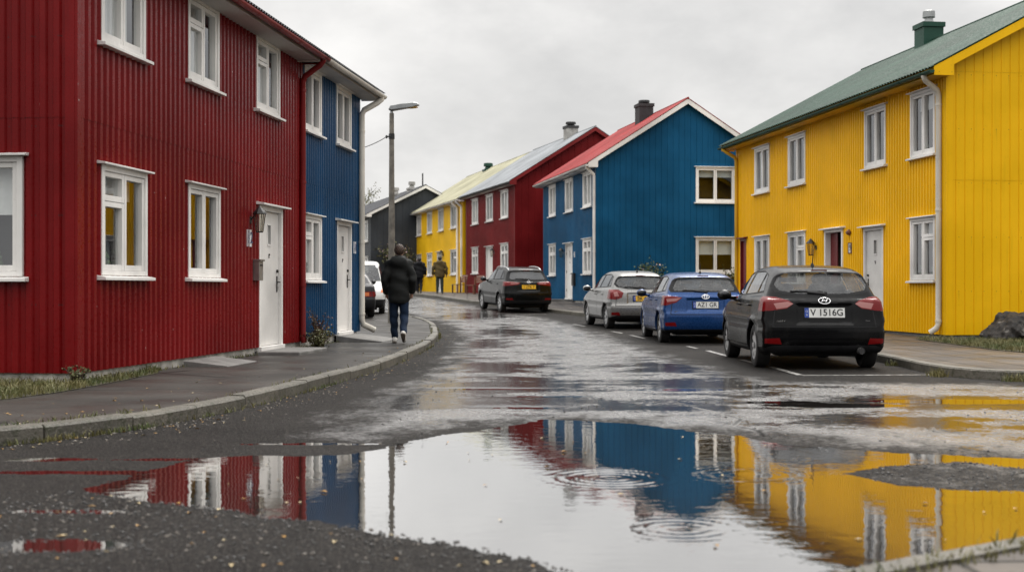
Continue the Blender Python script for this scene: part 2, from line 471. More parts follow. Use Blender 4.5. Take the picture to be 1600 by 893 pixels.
def number_plate(root, fr, s, z, txt, w=.2, h=.2, plate='enamel_white', ink='enamel_blue', frame=None, depth=.03):
    m = MB(); fr.box(m, s - w / 2, s + w / 2, .0, depth, z - h / 2, z + h / 2)
    if frame:
        for e in ((-w / 2 - .02, -w / 2, -h / 2 - .02, h / 2 + .02), (w / 2, w / 2 + .02, -h / 2 - .02, h / 2 + .02), (-w / 2, w / 2, -h / 2 - .02, -h / 2), (-w / 2, w / 2, h / 2, h / 2 + .02)):
            fr.box(m, s + e[0], s + e[1], 0, depth + .012, z + e[2], z + e[3], mi=1)
    o = m.build('number_sign', [MATS[plate], MATS[frame or plate]], root)
    l = MB(); text_bm(txt, h * .95, fr.mat(s, depth + .002, z), l); l.build('numerals', MATS[ink], o, fix=False)
    return o

def mailbox(root, fr, s, z, mat='grey_metal', w=.26, h=.38):
    m = MB(); fr.box(m, s - w / 2, s + w / 2, .0, .12, z - h / 2, z + h / 2)
    fr.box(m, s - w / 2 - .012, s + w / 2 + .012, 0, .145, z + h / 2, z + h / 2 + .03)
    fr.box(m, s - w * .3, s + w * .3, .12, .126, z + h * .25, z + h * .33, mi=1)
    return m.build('mailbox', [MATS[mat], MATS['black_metal']], root, bevel=.005)

def downpipe(root, pts, r, mat, clamps=(), outn=(0, 1)):
    m = MB(); m.tube(pts, r, 14)
    for p in clamps:
        m.tube([(p[0], p[1], p[2] - .022), (p[0], p[1], p[2] + .022)], r * 1.16, 14)
    return m.build('downpipe', MATS[mat], root, smooth='auto')

def roof_sheet(mb, L, og, D, ov, zr, slope, side, pitch, amp, t_end=None):
    """one corrugated slope; side 0 = front, 1 = back"""
    n = max(2, int((L + 2 * og) / pitch * 6))
    nx, nz = -slope / math.hypot(1, slope), 1 / math.hypot(1, slope)
    ts = [-ov, D / 2]
    vs = []
    for i in range(n + 1):
        s = -og + (L + 2 * og) * i / n
        a = amp * math.sin(s / pitch * 2 * math.pi)
        for t in ts:
            z = zr - slope * (D / 2 - t)
            y = t + nx * a; z = z + nz * a
            if side: y = D - y
            vs.append((s, y, z))
    mb.add(vs, [(2 * i, 2 * i + 2, 2 * i + 3, 2 * i + 1) for i in range(n)])

def house(name, label, origin, ang, L, D, z0, zw, zr, slope, ov, og, wallm, roofm, front=(), gl=(), gr=(), trim='white_paint', barge=None, gutter='white_paint', prof='trap', pitch=.15, gprof='board', gpitch=.19, gpipe=True, seams=(3.05,), zf=-.3, far=False, corner=None, soffit=None, rp=.13, gseams=None, foundation='concrete_pale', oz=0.0):
    """front wall on local y=0 facing -y; z values are heights above local origin"""
    root = empty(name, (origin[0], origin[1], oz), ang); tag(root, label, 'house')
    z0 -= oz; zw -= oz; zr -= oz; zf -= oz; seams = [q - oz for q in seams]; gseams = None if gseams is None else [q - oz for q in gseams]
    dz = lambda its: [(i[0], i[1], i[2], i[3] - oz, i[4] - oz, *i[5:]) for i in its]
    front, gl, gr = dz(front), dz(gl), dz(gr)
    F = Frame((0, 0), (1, 0), (0, -1)); GR = Frame((L, 0), (0, 1), (1, 0)); GL = Frame((0, D), (0, -1), (-1, 0)); BK = Frame((L, D), (-1, 0), (0, 1))
    def open_of(items): return [(i[1] + .03, i[2] - .03, i[3] + .02, i[4] - .02) for i in items]
    wb = MB()
    top = lambda s: zw
    gt = lambda t: zr - slope * abs(D / 2 - t) - .05
    wall_into(wb, F, L, z0, lambda s: gt(0), open_of(front), prof, pitch, .022 if far else .030, seams)
    gs = seams if gseams is None else gseams
    wall_into(wb, GR, D, z0, gt, open_of(gr), gprof, gpitch, .028 if gprof == 'trap' else .012, gs, D / 2)
    wall_into(wb, GL, D, z0, gt, open_of(gl), gprof, gpitch, .028 if gprof == 'trap' else .012, gs, D / 2)
    wall_into(wb, BK, L, z0, lambda s: gt(0), [], 'board', 2.0, .01)
    w = wb.build('wall', MATS[wallm], root, fix=False)
    fb = MB(); fb.box(.03, L - .03, .03, D - .03, zf, z0 + .02); fb.build('foundation', MATS[foundation], root)
    ib = MB(); ib.box(1.1, L - 1.1, 1.1, D - 1.1, z0 + .02, zw)
    ib.box(.12, L - .12, .12, D - .12, z0 + 2.75, z0 + 2.9); ib.build('interior', MATS['interior'], root)
    cw = .11
    cm = corner or wallm
    for x in (0, L):
        cb = MB(); sx = -1 if x == 0 else 1
        cb.box(min(x + sx * .03, x - sx * cw), max(x + sx * .03, x - sx * cw), -.034, .0, z0, gt(0) - .02)
        cb.box(min(x, x + sx * .034), max(x, x + sx * .034), .0, cw, z0, gt(0) - .02)
        cb.build('corner_trim', MATS[cm], root)
    # roof
    rb = MB(); amp = .017
    for sd in (0, 1): roof_sheet(rb, L, og, D, ov + .085, zr + .012, slope, sd, rp, amp)
    rb.tube([(-og - .01, D / 2, zr + .01), (L + og + .01, D / 2, zr + .01)], .05, 8)
    roof = rb.build('roof', MATS[roofm], root, fix=False)
    ez = zr - slope * (D / 2 + ov)
    fa = MB()
    fa.box(-og + .03, L + og - .03, -ov + .02, -ov + .045, ez - .17, ez - .012)
    fa.build('fascia', MATS[soffit or trim], roof); fa = MB()
    fa.box(-og + .03, L + og - .03, D + ov - .045, D + ov - .02, ez - .17, ez - .012)
    fa.build('fascia', MATS[soffit or trim], roof)
    so = MB(); so.box(-og + .03, L + og - .03, -ov + .047, .0, ez - .168, ez - .150); so.build('soffit', MATS[soffit or trim], roof)
    bm_ = barge or trim
    for x in (-og, L + og - .03):
        bb = MB()
        for sd in (0, 1):
            P = []
            for t, dz in ((-ov + .0, -.19), (-ov + .0, -.012), (D / 2, -.012), (D / 2, -.21)):
                y = t if not sd else D - t
                P.append((x, y, zr - slope * (D / 2 - t) + dz))
            bb.prism(P, (.03, 0, 0))
            # return end that closes the eave box
        for y0, y1 in ((-ov, .0), (D, D + ov)):
            bb.prism([(x + .001, y0 + .002 if y0 < 0 else y0, ez - .19), (x + .001, y1, ez - .19), (x + .001, y1, ez + (slope * ov if y0 < 0 else slope * ov) - .03), (x + .001, y0 + .002 if y0 < 0 else y0, ez - .03)] if y0 < 0 else
                     [(x + .001, y0, ez - .19), (x + .001, y1 - .002, ez - .19), (x + .001, y1 - .002, ez - .03), (x + .001, y0, ez + slope * ov - .03)], (.028, 0, 0))
        bb.build('bargeboard', MATS[bm_], roof)
    for x in (-og - .012, L + og - .05):
        vc = MB()
        for sd in (0, 1):
            P = [(x, (t if not sd else D - t), zr - slope * (D / 2 - t) + dz) for t, dz in ((-ov, .005), (-ov, .028), (D / 2, .028), (D / 2, .005))]
            vc.prism(P, (.062, 0, 0))
        vc.build('verge_cap', MATS[roofm], roof)
    gm = MB(); r = .062; n = 9; gy = -ov - .06; gz = ez - .095
    vs = []
    for x in (-og - .02, L + og + .02):
        for rr in (r, r - .008):
            for j in range(n):
                a = math.pi + math.pi * j / (n - 1)
                vs.append((x, gy + rr * math.cos(a), gz + rr * math.sin(a)))
    fs = []
    for j in range(n - 1):
        fs += [(j, j + 1, 2 * n + j + 1, 2 * n + j), (n + j, 3 * n + j, 3 * n + j + 1, n + j + 1)]
    fs += [tuple(range(n)), tuple(range(2 * n, 3 * n)), (0, n, 3 * n, 2 * n), (n - 1, 3 * n - 1, 4 * n - 1, 2 * n - 1)]
    gm.add(vs, fs)
    q = -og + .5
    while q < L + og:
        ring = []
        for xx in (q - .018, q + .018):
            for j in range(n):
                a = math.pi + math.pi * j / (n - 1); ring.append((xx, gy + (r + .007) * math.cos(a), gz + (r + .007) * math.sin(a)))
        gm.add(ring, [(j, j + 1, n + j + 1, n + j) for j in range(n - 1)]); q += 1.05
    gm.build('gutter', MATS[gutter], root, fix=False)
    for it in front: it[0](root, F, *it[1:5], **(it[5] if len(it) > 5 else {}))
    for it in gr: it[0](root, GR, *it[1:5], **(it[5] if len(it) > 5 else {}))
    for it in gl: it[0](root, GL, *it[1:5], **(it[5] if len(it) > 5 else {}))
    return root, F, GR, GL, roof, ez

def chimney(roof, x, y, w, d, z0, z1, mat, pot='grey_metal', potr=.14, poth=.3, capm=None, bands=True):
    oz = roof.parent.location.z; z0 -= oz; z1 -= oz
    m = MB(); m.box(x - w / 2, x + w / 2, y - d / 2, y + d / 2, z0, z1)
    if bands: m.box(x - w / 2 - .04, x + w / 2 + .04, y - d / 2 - .04, y + d / 2 + .04, z1 - .10, z1 + .03, mi=1 if capm else 0)
    if poth:
        M = Matrix.Translation((x, y, z1))
        m.lathe([(potr, .03), (potr * .8, poth * .45), (potr * .8, poth * .5), (potr * 1.25, poth * .52), (potr * 1.2, poth * .95), (potr * .9, poth)], 14, M, mi=2)
    return m.build('chimney', [MATS[mat], MATS[capm or mat], MATS[pot]], roof)
# ------------------------------------------------------------------ materials
painted('red_paint', (.178, .0028, .0038), .30, chips=.9, streak=.4, spec=.15, screws=(.31, .98))
painted('red_paint_far', (.15, .004, .005), .5, streak=.3, spec=.12)
painted('blue_paint', (.002, .052, .135), .34, streak=.4, spec=.15, screws=(.25, .98))
painted('blue_paint_far', (.001, .070, .162), .45, streak=.35, spec=.10)
painted('yellow_paint', (.86, .475, .002), .45, spec=.12, streak=.22, screws=(.27, 1.1), fade=.35, dirtcol=(.16, .10, .03))
painted('yellow_paint_far', (.82, .48, .008), .5, spec=.12, streak=.2, fade=.4, dirtcol=(.2, .13, .05))
painted('grey_paint', (.040, .046, .054), .5, streak=.2)
painted('white_paint', (.80, .78, .75), .42, streak=.22, dirtcol=(.25, .22, .18))
painted('cream_paint', (.70, .66, .58), .42, streak=.25, dirtcol=(.25, .22, .18))
painted('door_white', (.74, .72, .69), .40, streak=.12, dirtcol=(.3, .27, .24))
painted('soffit_grey', (.50, .485, .465), .55, streak=.15)
painted('yellow_trim', (.66, .39, .03), .45, streak=.12, dirtcol=(.2, .13, .05))
painted('red_trim', (.20, .014, .014), .35, streak=.2)
painted('door_red', (.13, .008, .010), .35, streak=.1)
painted('red_roof', (.28, .026, .026), .6, streak=.35, dirtcol=(.12, .05, .05))
painted('grey_roof', (.25, .265, .28), .5, streak=.35)
painted('slate_roof', (.055, .057, .064), .65, streak=.3)
painted('green_roof', (.012, .043, .027), .62, streak=.4, dirtcol=(.10, .12, .09))
painted('cream_roof', (.35, .335, .23), .65, streak=.2, dirtcol=(.3, .25, .15))
painted('rust_roof', (.16, .045, .04), .5, streak=.3)
painted('green_metal', (.014, .060, .040), .42, streak=.3)
plain('dark_metal', (.03, .028, .026), .35, metal=.6)
plain('black_metal', (.012, .012, .013), .45)
plain('grey_metal', (.36, .36, .35), .38, metal=.85)
plain('galvanised', (.30, .31, .31), .42, metal=.6)
plain('enamel_white', (.75, .76, .78), .25); plain('enamel_blue', (.010, .025, .12), .25); plain('enamel_black', (.012, .012, .012), .3)
plain('interior', (.075, .055, .042), .8, var=.4, nscale=1.2)
plain('curtain', (.84, .84, .82), .85, var=.06)
plain('pot_plant', (.05, .085, .03), .6, var=.7, nscale=18)
plain('concrete_pale', (.44, .42, .38), .8, var=.35, nscale=4, bump=.4, bscale=40)
plain('concrete_grey', (.16, .155, .148), .78, var=.3, nscale=3, bump=.4, bscale=60)
plain('chimney_dark', (.03, .03, .032), .7, var=.3, nscale=3, bump=.3)
plain('chimney_render', (.34, .33, .31), .8, var=.3, nscale=3, bump=.3)
plain('brown_wood', (.17, .062, .032), .5, var=.35, nscale=9)
plain('pole_wood', (.155, .14, .118), .75, var=.35, nscale=5, bump=.5, bscale=30)
plain('black_rubber', (.018, .018, .019), .7)
plain('leaf_green', (.050, .075, .022), .55, var=.5, nscale=3)
plain('leaf_olive', (.085, .085, .028), .6, var=.5, nscale=3)
plain('leaf_rust', (.17, .075, .03), .6, var=.5, nscale=3)
plain('petal', (.50, .36, .34), .6, var=.3)
plain('stem_brown', (.055, .038, .024), .7)
plain('bark', (.06, .05, .042), .8, var=.3)
glassy('window_glass', (.90, .92, .92), 2.2)
glassy('window_glass_dark', (.70, .74, .74), 1.45)
glassy('lantern_glass', (.86, .84, .78), 1.45, rough=.15)

def grass_material():
    t = NT('grass')
    n = t.noise(t.coord(), 1.6, 4); n2 = t.noise(t.coord(), 30, 2)
    c = t.mix(t.ss(n, .35, .65), (.050, .080, .016), (.15, .13, .045))
    c = t.mix(t.math('MULTIPLY', t.ss(n2, .4, .7), .5), c, (.19, .16, .07))
    return t.done(t.bsdf(col=c, rough=.6))
MATS['grass'] = grass_material()
def soil_material(name, a, b):
    t = NT(name)
    n = t.noise(t.coord(), 3, 6, .65)
    return t.done(t.bsdf(col=t.mix(t.ss(n, .35, .65), a, b), rough=.9, nrm=t.n('Bump', {'Strength': .6, 'Distance': .02, 'Height': t.noise(t.coord(), 40, 4)}).outputs[0]))
MATS['soil'] = soil_material('soil', (.035, .030, .020), (.075, .070, .030))
MATS['earth'] = soil_material('earth', (.05, .05, .03), (.10, .09, .06))

def pavement_material(name, pavers):
    t = NT(name)
    v = t.coord()
    n1 = t.noise(v, .7, 5); n2 = t.noise(v, 8, 5, .65); ag = t.noise(v, 120, 2)
    if pavers:
        base = t.mix(t.ss(n1, .3, .7), (.115, .105, .095), (.20, .183, .165))
        br = t.n('TexBrick', {'Vector': t.n('Mapping', {'Vector': t.n('TexCoord').outputs['Object'], 'Rotation': (0, 0, R(88))}).outputs[0], 'Scale': 1.0, 'Mortar Size': .020, 'Mortar Smooth': .3, 'Brick Width': .80, 'Row Height': .62, 'Color1': (.85, .85, .85, 1), 'Color2': (1.1, 1.08, 1.05, 1), 'Mortar': (.12, .12, .11, 1)})
        base = t.n('Mix', None, data_type='RGBA', blend_type='MULTIPLY')
        t.set(base.inputs[0], 1.0); t.set(base.inputs[6], t.mix(t.ss(n1, .3, .7), (.072, .064, .058), (.115, .102, .092))); t.set(base.inputs[7], br.outputs[0])
        base = base.outputs[2]
        hgt = t.math('SUBTRACT', t.math('MULTIPLY', ag, .15), br.outputs['Fac'])
    else:
        base = t.mix(t.ss(n1, .3, .7), (.027, .025, .023), (.058, .054, .049))
        # darker resurfaced strip and hair cracks
        cr = t.n('TexVoronoi', {'Vector': t.n('Mapping', {'Vector': t.n('TexCoord').outputs['Object'], 'Scale': (.32, .8, 1)}).outputs[0], 'Scale': .8}, feature='DISTANCE_TO_EDGE').outputs['Distance']
        crk = t.math('MULTIPLY', t.ss(cr, .022, .010), t.ss(t.noise(v, .5, 2), .44, .50))
        base = t.mix(crk, base, (.012, .012, .011))
        hgt = t.math('SUBTRACT', t.math('MULTIPLY', ag, .35), crk)
    base = t.mix(t.math('MULTIPLY', t.ss(n2, .52, .72), .5), base, (.05, .045, .04) if not pavers else (.07, .06, .05))
    spk = t.ss(t.n('TexVoronoi', {'Vector': v, 'Scale': 26.0}).outputs['Distance'], .09, .05)
    base = t.mix(t.math('MULTIPLY', spk, t.ss(t.noise(v, 3, 2), .55, .65)), base, (.30, .27, .22))
    rg = t.ss(t.noise(v, 1.3, 4), .35, .65, .36, .62)
    b = t.n('Bump', {'Strength': .5, 'Distance': .006, 'Height': hgt}).outputs[0]
    return t.done(t.bsdf(col=base, rough=rg, nrm=b, spec=.12))
MATS['asphalt_walk'] = pavement_material('asphalt_walk', False)
MATS['pavers'] = pavement_material('pavers', True)

def kerb_material():
    t = NT('kerb_stone'); v = t.coord()
    n1 = t.noise(v, 1.3, 5); n2 = t.noise(v, 14, 5, .7)
    base = t.mix(t.ss(n1, .3, .7), (.062, .056, .045), (.125, .112, .09))
    base = t.mix(t.math('MULTIPLY', t.ss(n2, .46, .62), .75), base, (.034, .036, .018))
    base = t.mix(t.math('MULTIPLY', t.ss(t.noise(v, 60, 3), .55, .7), .5), base, (.24, .22, .19))
    return t.done(t.bsdf(col=base, rough=.6, nrm=t.n('Bump', {'Strength': .7, 'Distance': .012, 'Height': t.noise(v, 38, 4)}).outputs[0]))
MATS['kerb_stone'] = kerb_material()

# ------------------------------------------------------------------ sky, sun, camera
W = bpy.data.worlds.new('World'); SC.world = W; W.use_nodes = True
def make_sky():
    nt = W.node_tree; nt.nodes.clear()
    h = NT.__new__(NT); h.t = nt; h.out = nt.nodes.new('ShaderNodeOutputWorld')
    g = h.n('TexCoord').outputs['Generated']
    sky = h.n('TexSky', None, sky_type='NISHITA', sun_disc=False, sun_elevation=R(52), sun_rotation=R(18))
    z = h.n('SeparateXYZ', {0: g}).outputs[2]
    m1 = h.n('Mapping', {'Vector': g, 'Scale': (1.6, 1.6, 3.2), 'Location': (.35, .1, .2)}).outputs[0]
    n1 = h.noise(m1, 1.7, 6, .56)
    m2 = h.n('Mapping', {'Vector': g, 'Scale': (4, 4, 7), 'Location': (2.3, 0, 1)}).outputs[0]
    n2 = h.noise(m2, 1.9, 6, .6)
    f = h.math('ADD', h.math('MULTIPLY', h.ss(n1, .34, .66), .66), h.math('MULTIPLY', h.ss(n2, .3, .7), .34))
    c = h.mix(f, (.53, .526, .52), (.815, .80, .78))
    lift = h.ss(z, .17, .95, 1.0, 3.1)
    low = h.ss(z, .085, .0, 0.0, .14)
    c = h.n('VectorMath', {0: c, 1: h.n('CombineXYZ', {0: h.math('ADD', lift, low), 1: h.math('ADD', lift, low), 2: h.math('ADD', lift, low)}).outputs[0]}, operation='MULTIPLY').outputs[0]
    a = h.n('Background', {0: sky.outputs[0], 1: .05}); b = h.n('Background', {0: c, 1: 1.0})
    h.set(h.out.inputs[0], h.n('MixShader', {0: .95, 1: a, 2: b}))
make_sky()
sl = bpy.data.lights.new('sun', 'SUN'); sl.energy = 1.7; sl.angle = R(24); sl.color = (1, .96, .90)
so = bpy.data.objects.new('sun', sl); COL.objects.link(so)
el, az = R(52), R(18)
d = Vector((math.sin(az) * math.cos(el), math.cos(az) * math.cos(el), math.sin(el)))
so.rotation_euler = d.to_track_quat('Z', 'Y').to_euler()
cd = bpy.data.cameras.new('camera'); cam = bpy.data.objects.new('camera', cd); COL.objects.link(cam)
cam.location = (0, 0, 1.15); cam.rotation_euler = (R(90), 0, 0)
cd.sensor_width = 36; cd.lens = 45; cd.shift_y = .0022; cd.clip_end = 2000; cd.clip_start = .05
cd.dof.use_dof = True; cd.dof.focus_distance = 19.5; cd.dof.aperture_fstop = 2.2
SC.camera = cam
SC.view_settings.view_transform = 'Standard'; SC.view_settings.look = 'None'; SC.view_settings.exposure = 0.36; SC.view_settings.gamma = 1
SC.view_settings.use_curve_mapping = False
SC.render.engine = 'CYCLES'
SC.cycles.use_denoising = True
SC.cycles.max_bounces = 8; SC.cycles.transparent_max_bounces = 16; SC.cycles.glossy_bounces = 5; SC.cycles.diffuse_bounces = 3
SC.cycles.caustics_reflective = False; SC.cycles.caustics_refractive = False
SC.cycles.sample_clamp_indirect = 6

# ------------------------------------------------------------------ ground and road
gm = MB()
ys = [-60, 0, 26, 33, 40, 46, 50, 54, 60, 66, 75, 95, 150, 400, 900]
vs = [(x, y, zt(y) - .10) for y in ys for x in (-600, 600)]
gm.add(vs, [(2 * i, 2 * i + 1, 2 * i + 3, 2 * i + 2) for i in range(len(ys) - 1)])
structure(gm.build('ground', MATS['earth'], fix=False))

PUD = [(-2.40, 7.28), (-2.34, 7.62), (-2.26, 8.07), (-2.12, 8.58), (-1.84, 8.80), (-1.44, 8.75), (-1.06, 8.85), (-.845, 9.35), (-.59, 9.85), (-.356, 10.2), (0, 10.75), (.28, 11.2), (.56, 11.1), (1.07, 10.75), (1.73, 9.95), (1.95, 9.5), (2.40, 9.1), (3.07, 8.8), (3.5, 8.6), (4.2, 8.2), (4.4, 7.2), (3.6, 6.5), (2.9, 6.05), (2.32, 5.72), (1.85, 5.52), (1.42, 5.28), (1.05, 4.9), (.6, 4.6), (.35, 4.8), (.23, 5.19), (0, 5.55), (-.29, 5.80), (-.74, 6.16), (-1.23, 6.44), (-1.7, 6.80), (-2.1, 7.06)]
ISL = [(2.08, 7.95), (2.42, 8.28), (2.95, 8.50), (3.4, 8.2), (3.9, 7.9), (4.2, 7.3), (3.5, 7.0), (3.1, 7.12), (2.9, 7.2), (2.55, 7.28), (2.25, 7.48)]
SMALL = [((-1.98, 5.72), .26, .13), ((-2.75, 8.0), .34, .09), ((-2.7, 8.6), .4, .05), ((-1.6, 9.45), .35, .05), ((-2.3, 6.6), .16, .04), ((3.2, 12.55), .75, .22), ((4.6, 13.0), .9, .28), ((5.6, 11.6), .9, .22), ((2.6, 12.9), .5, .14), ((5.0, 10.4), .8, .16), ((.05, 12.3), .25, .07), ((.5, 13.6), .45, .1), ((-.3, 14.6), .5, .1), ((1.9, 14.5), .6, .16)]
FILM = [(-5.2, 64), (-2.6, 56), (1.0, 42), (1.9, 34), (2.5, 26), (2.7, 21), (2.9, 18), (3.2, 15.8), (6.5, 15.2), (9, 13), (9, 8.2), (3.2, 8.6), (1.9, 9.8), (.5, 11.2), (-.5, 10.6), (-1.1, 9.6), (-1.6, 10.0), (-1.5, 12.0), (-1.35, 15), (-1.05, 19), (-1.05, 26), (-1.3, 31), (-2.0, 38), (-3.6, 45), (-8, 50), (-14, 52), (-14, 58), (-8, 62)]
def pud_sd(x, y):
    d = sd_poly(x, y, PUD); di = sd_poly(x, y, ISL)
    d = np.maximum(d, -di)
    for (c, a, b) in SMALL:
        k = np.sqrt(((x - c[0]) / a) ** 2 + ((y - c[1]) / b) ** 2)
        d = np.minimum(d, (k - 1) * min(a, b) * 1.2)
    return d
def fbm(x, y, s, octs=4, seed=0):
    """cheap value noise on a lattice"""
    out = np.zeros_like(x); amp = .5
    rng = np.random.default_rng(seed); T = rng.random((256, 256))
    for o in range(octs):
        u = x * s + 37.3 * o; v = y * s + 11.7 * o
        i = np.floor(u).astype(int); j = np.floor(v).astype(int); fu = u - i; fv = v - j
        fu = fu * fu * (3 - 2 * fu); fv = fv * fv * (3 - 2 * fv)
        g = lambda a, b: T[(i + a) % 256, (j + b) % 256]
        out += amp * ((g(0, 0) * (1 - fu) + g(1, 0) * fu) * (1 - fv) + (g(0, 1) * (1 - fu) + g(1, 1) * fu) * fv)
        s *= 2.1; amp *= .5
    return out - .5
xs = np.concatenate([[-30, -22, -15, -11, -9, -8, -7, -6.4, -6], np.arange(-5.6, -3, .10), np.arange(-3, 4.6, .021), np.arange(4.6, 7, .10), [7, 7.5, 8, 9, 11, 14, 18, 24, 34]])
ysr = np.concatenate([[-30, -15, -6, -2, 0, 1.5, 2.5, 3.2], np.arange(3.6, 4.4, .08), np.arange(4.4, 7.4, .016), np.arange(7.4, 11.5, .028), np.arange(11.5, 15.5, .06), np.arange(15.5, 40, .25), np.arange(40, 112, .5)])
GX, GY = np.meshgrid(xs, ysr, indexing='ij')
sd = pud_sd(GX, GY) + .16 * fbm(GX, GY, 2.2, 5, 3) + .05 * fbm(GX, GY, 14, 3, 4)
near = np.clip((15.5 - GY) / 2.5, 0, 1)
H = np.clip(sd * .05, -.022, .007) + near * (.005 * fbm(GX, GY, 24, 3, 5) + .0045 * fbm(GX, GY, 3, 3, 6))
H = np.where(GY > 15.6, .007, H)
ZT = np.interp(GY, TY, TZ)
# cracks in the carriageway, dark and rough in the material only, mesh left flat
def line_d(x, y, P):
    d = np.full(x.shape, 9.)
    for (a, b) in zip(P[:-1], P[1:]):
        ex, ey = b[0] - a[0], b[1] - a[1]
        t = np.clip(((x - a[0]) * ex + (y - a[1]) * ey) / (ex * ex + ey * ey), 0, 1)
        d = np.minimum(d, np.hypot(x - a[0] - ex * t, y - a[1] - ey * t))
    return d
CR = [(1.95, 9.9), (1.98, 10.3), (1.85, 10.7), (2.0, 11.2), (1.9, 11.8), (1.75, 12.3)]
CR2 = [(1.98, 10.3), (2.2, 10.5)]; CR3 = [(1.85, 10.9), (1.6, 11.3), (1.3, 11.5)]
crk = np.minimum(np.minimum(line_d(GX, GY, CR), line_d(GX, GY, CR2)), line_d(GX, GY, CR3)) + .03 * fbm(GX, GY, 9, 3, 9)
crackv = .7 * np.clip((.030 - crk) / .02, 0, 1)
wet = np.clip(.5 - sd_poly(GX, GY, FILM) / 1.3, 0, 1)
pool = np.zeros_like(GX)
for (cx, cy), a, b, k in (((-.25, 12.9), 1.0, .55, 1.), ((.0, 15.2), .75, .9, 1.), ((-.1, 18.5), .6, 1.1, .8), ((2.25, 15.2), .6, .9, 1.), ((2.2, 18.5), .45, 1.2, .8), ((1.3, 12.3), .9, .35, .8), ((4.6, 12.9), 1.5, .5, 1.), ((3.3, 11.0), .8, .4, .9), ((5.5, 10.6), 1.2, .5, .9), ((-.6, 26), .4, 1.6, .8), ((-.2, 32), .5, 2.2, .8), ((-1.2, 22), .35, 1.0, .7), ((-1.0, 44), .8, 3, .8), ((-.9, 14.0), .25, .5, .7)):
    pool = np.maximum(pool, k * np.exp(-(((GX - cx) / a / 1.25) ** 2 + ((GY - cy) / b / 1.25) ** 2)))
wet = np.maximum(wet, .5 * np.clip(.5 - sd_poly(GX, GY, ISL) / .12, 0, 1))
me = bpy.data.meshes.new('road')
nx, ny = GX.shape
V = np.stack([GX, GY, ZT + H], -1).reshape(-1, 3)
I = np.arange(nx * ny).reshape(nx, ny)
Fq = np.stack([I[:-1, :-1], I[1:, :-1], I[1:, 1:], I[:-1, 1:]], -1).reshape(-1, 4)
me.from_pydata(V.tolist(), [], Fq.tolist())
me.polygons.foreach_set('use_smooth', [True] * len(me.polygons))
at = me.attributes.new('wet', 'FLOAT', 'POINT'); at.data.foreach_set('value', wet.reshape(-1).astype(np.float32))
at = me.attributes.new('pool', 'FLOAT', 'POINT'); at.data.foreach_set('value', pool.reshape(-1).astype(np.float32))
at = me.attributes.new('crack', 'FLOAT', 'POINT'); at.data.foreach_set('value', crackv.reshape(-1).astype(np.float32))
road = bpy.data.objects.new('road', me); COL.objects.link(road); structure(road)
def road_material():
    t = NT('wet_asphalt'); v = t.coord()
    w = t.n('Attribute', None, attribute_name='wet').outputs['Fac']
    big = t.noise(v, .45, 5, .6); mid = t.noise(t.coord('Object', (1.0, .55, 1)), 2.1, 6, .68); fine = t.noise(v, 16, 5, .7)
    ag = t.n('TexVoronoi', {'Vector': v, 'Scale': 75.0}).outputs['Distance']
    grit = t.noise(v, 110, 3, .6)
    chip = t.n('TexVoronoi', {'Vector': v, 'Scale': 42.0}).outputs['Distance']
    crackv = t.n('Attribute', None, attribute_name='crack').outputs['Fac']
    base = t.mix(t.ss(big, .3, .7), (.010, .0095, .0095), (.023, .0215, .0205))
    base = t.mix(t.math('MULTIPLY', t.ss(grit, .55, .68), .85), base, (.15, .135, .12))
    base = t.mix(t.math('MULTIPLY', t.ss(chip, .34, .14), t.ss(fine, .46, .6)), base, (.12, .107, .095))
    base = t.mix(t.math('MULTIPLY', t.ss(fine, .5, .7), .5), base, (.010, .009, .009))
    # damp where the wet attribute and the noise agree; thin standing film only in speckled patches
    q = t.math('ADD', t.math('ADD', w, t.math('MULTIPLY', t.math('SUBTRACT', mid, .5), 1.7)), t.math('MULTIPLY', t.math('SUBTRACT', fine, .5), 1.1))
    damp = t.ss(q, .30, 1.25)
    pat = t.noise(t.coord('Object', (.8, 1.0, 1)), 1.5, 7, .68)
    pl = t.n('Attribute', None, attribute_name='pool').outputs['Fac']
    q2 = t.math('ADD', t.math('ADD', t.math('MULTIPLY', pl, .38), t.math('MULTIPLY', pat, 1.3)), t.math('ADD', t.math('MULTIPLY', t.math('SUBTRACT', fine, .5), .60), t.math('MULTIPLY', t.math('SUBTRACT', grit, .5), .45)))
    film = t.math('MULTIPLY', t.ss(q2, .70, .82), t.ss(w, .3, .8))
    base = t.mix(t.math('MULTIPLY', damp, .35), base, (.020, .018, .018))
    base = t.mix(t.math('MULTIPLY', crackv, .9), base, (.006, .006, .006))
    rg = t.mix(film, t.mix(damp, (.60, .60, .60), (.20, .20, .20)), (.075, .075, .075))
    rg = t.mix(crackv, rg, (.9, .9, .9))
    hgt = t.math('ADD', t.math('MULTIPLY', ag, .4), t.math('MULTIPLY', grit, .8))
    hgt = t.math('ADD', t.math('ADD', hgt, t.math('MULTIPLY', fine, 1.3)), t.math('MULTIPLY', chip, -.6))
    st = t.math('MULTIPLY', t.ss(damp, 0, 1, 1.0, .6), t.ss(film, 0, 1, 1.0, .08))
    b1 = t.n('Bump', {'Strength': st, 'Distance': .016, 'Height': hgt}).outputs[0]
    sp = t.math('MULTIPLY', t.ss(damp, 0, 1, .08, 1.0), t.math('SUBTRACT', 1.0, crackv))
    return t.done(t.bsdf(col=base, rough=rg, nrm=b1, spec=sp, ior=t.ss(damp, 0, 1, 1.35, 1.75)))
me.materials.append(road_material())

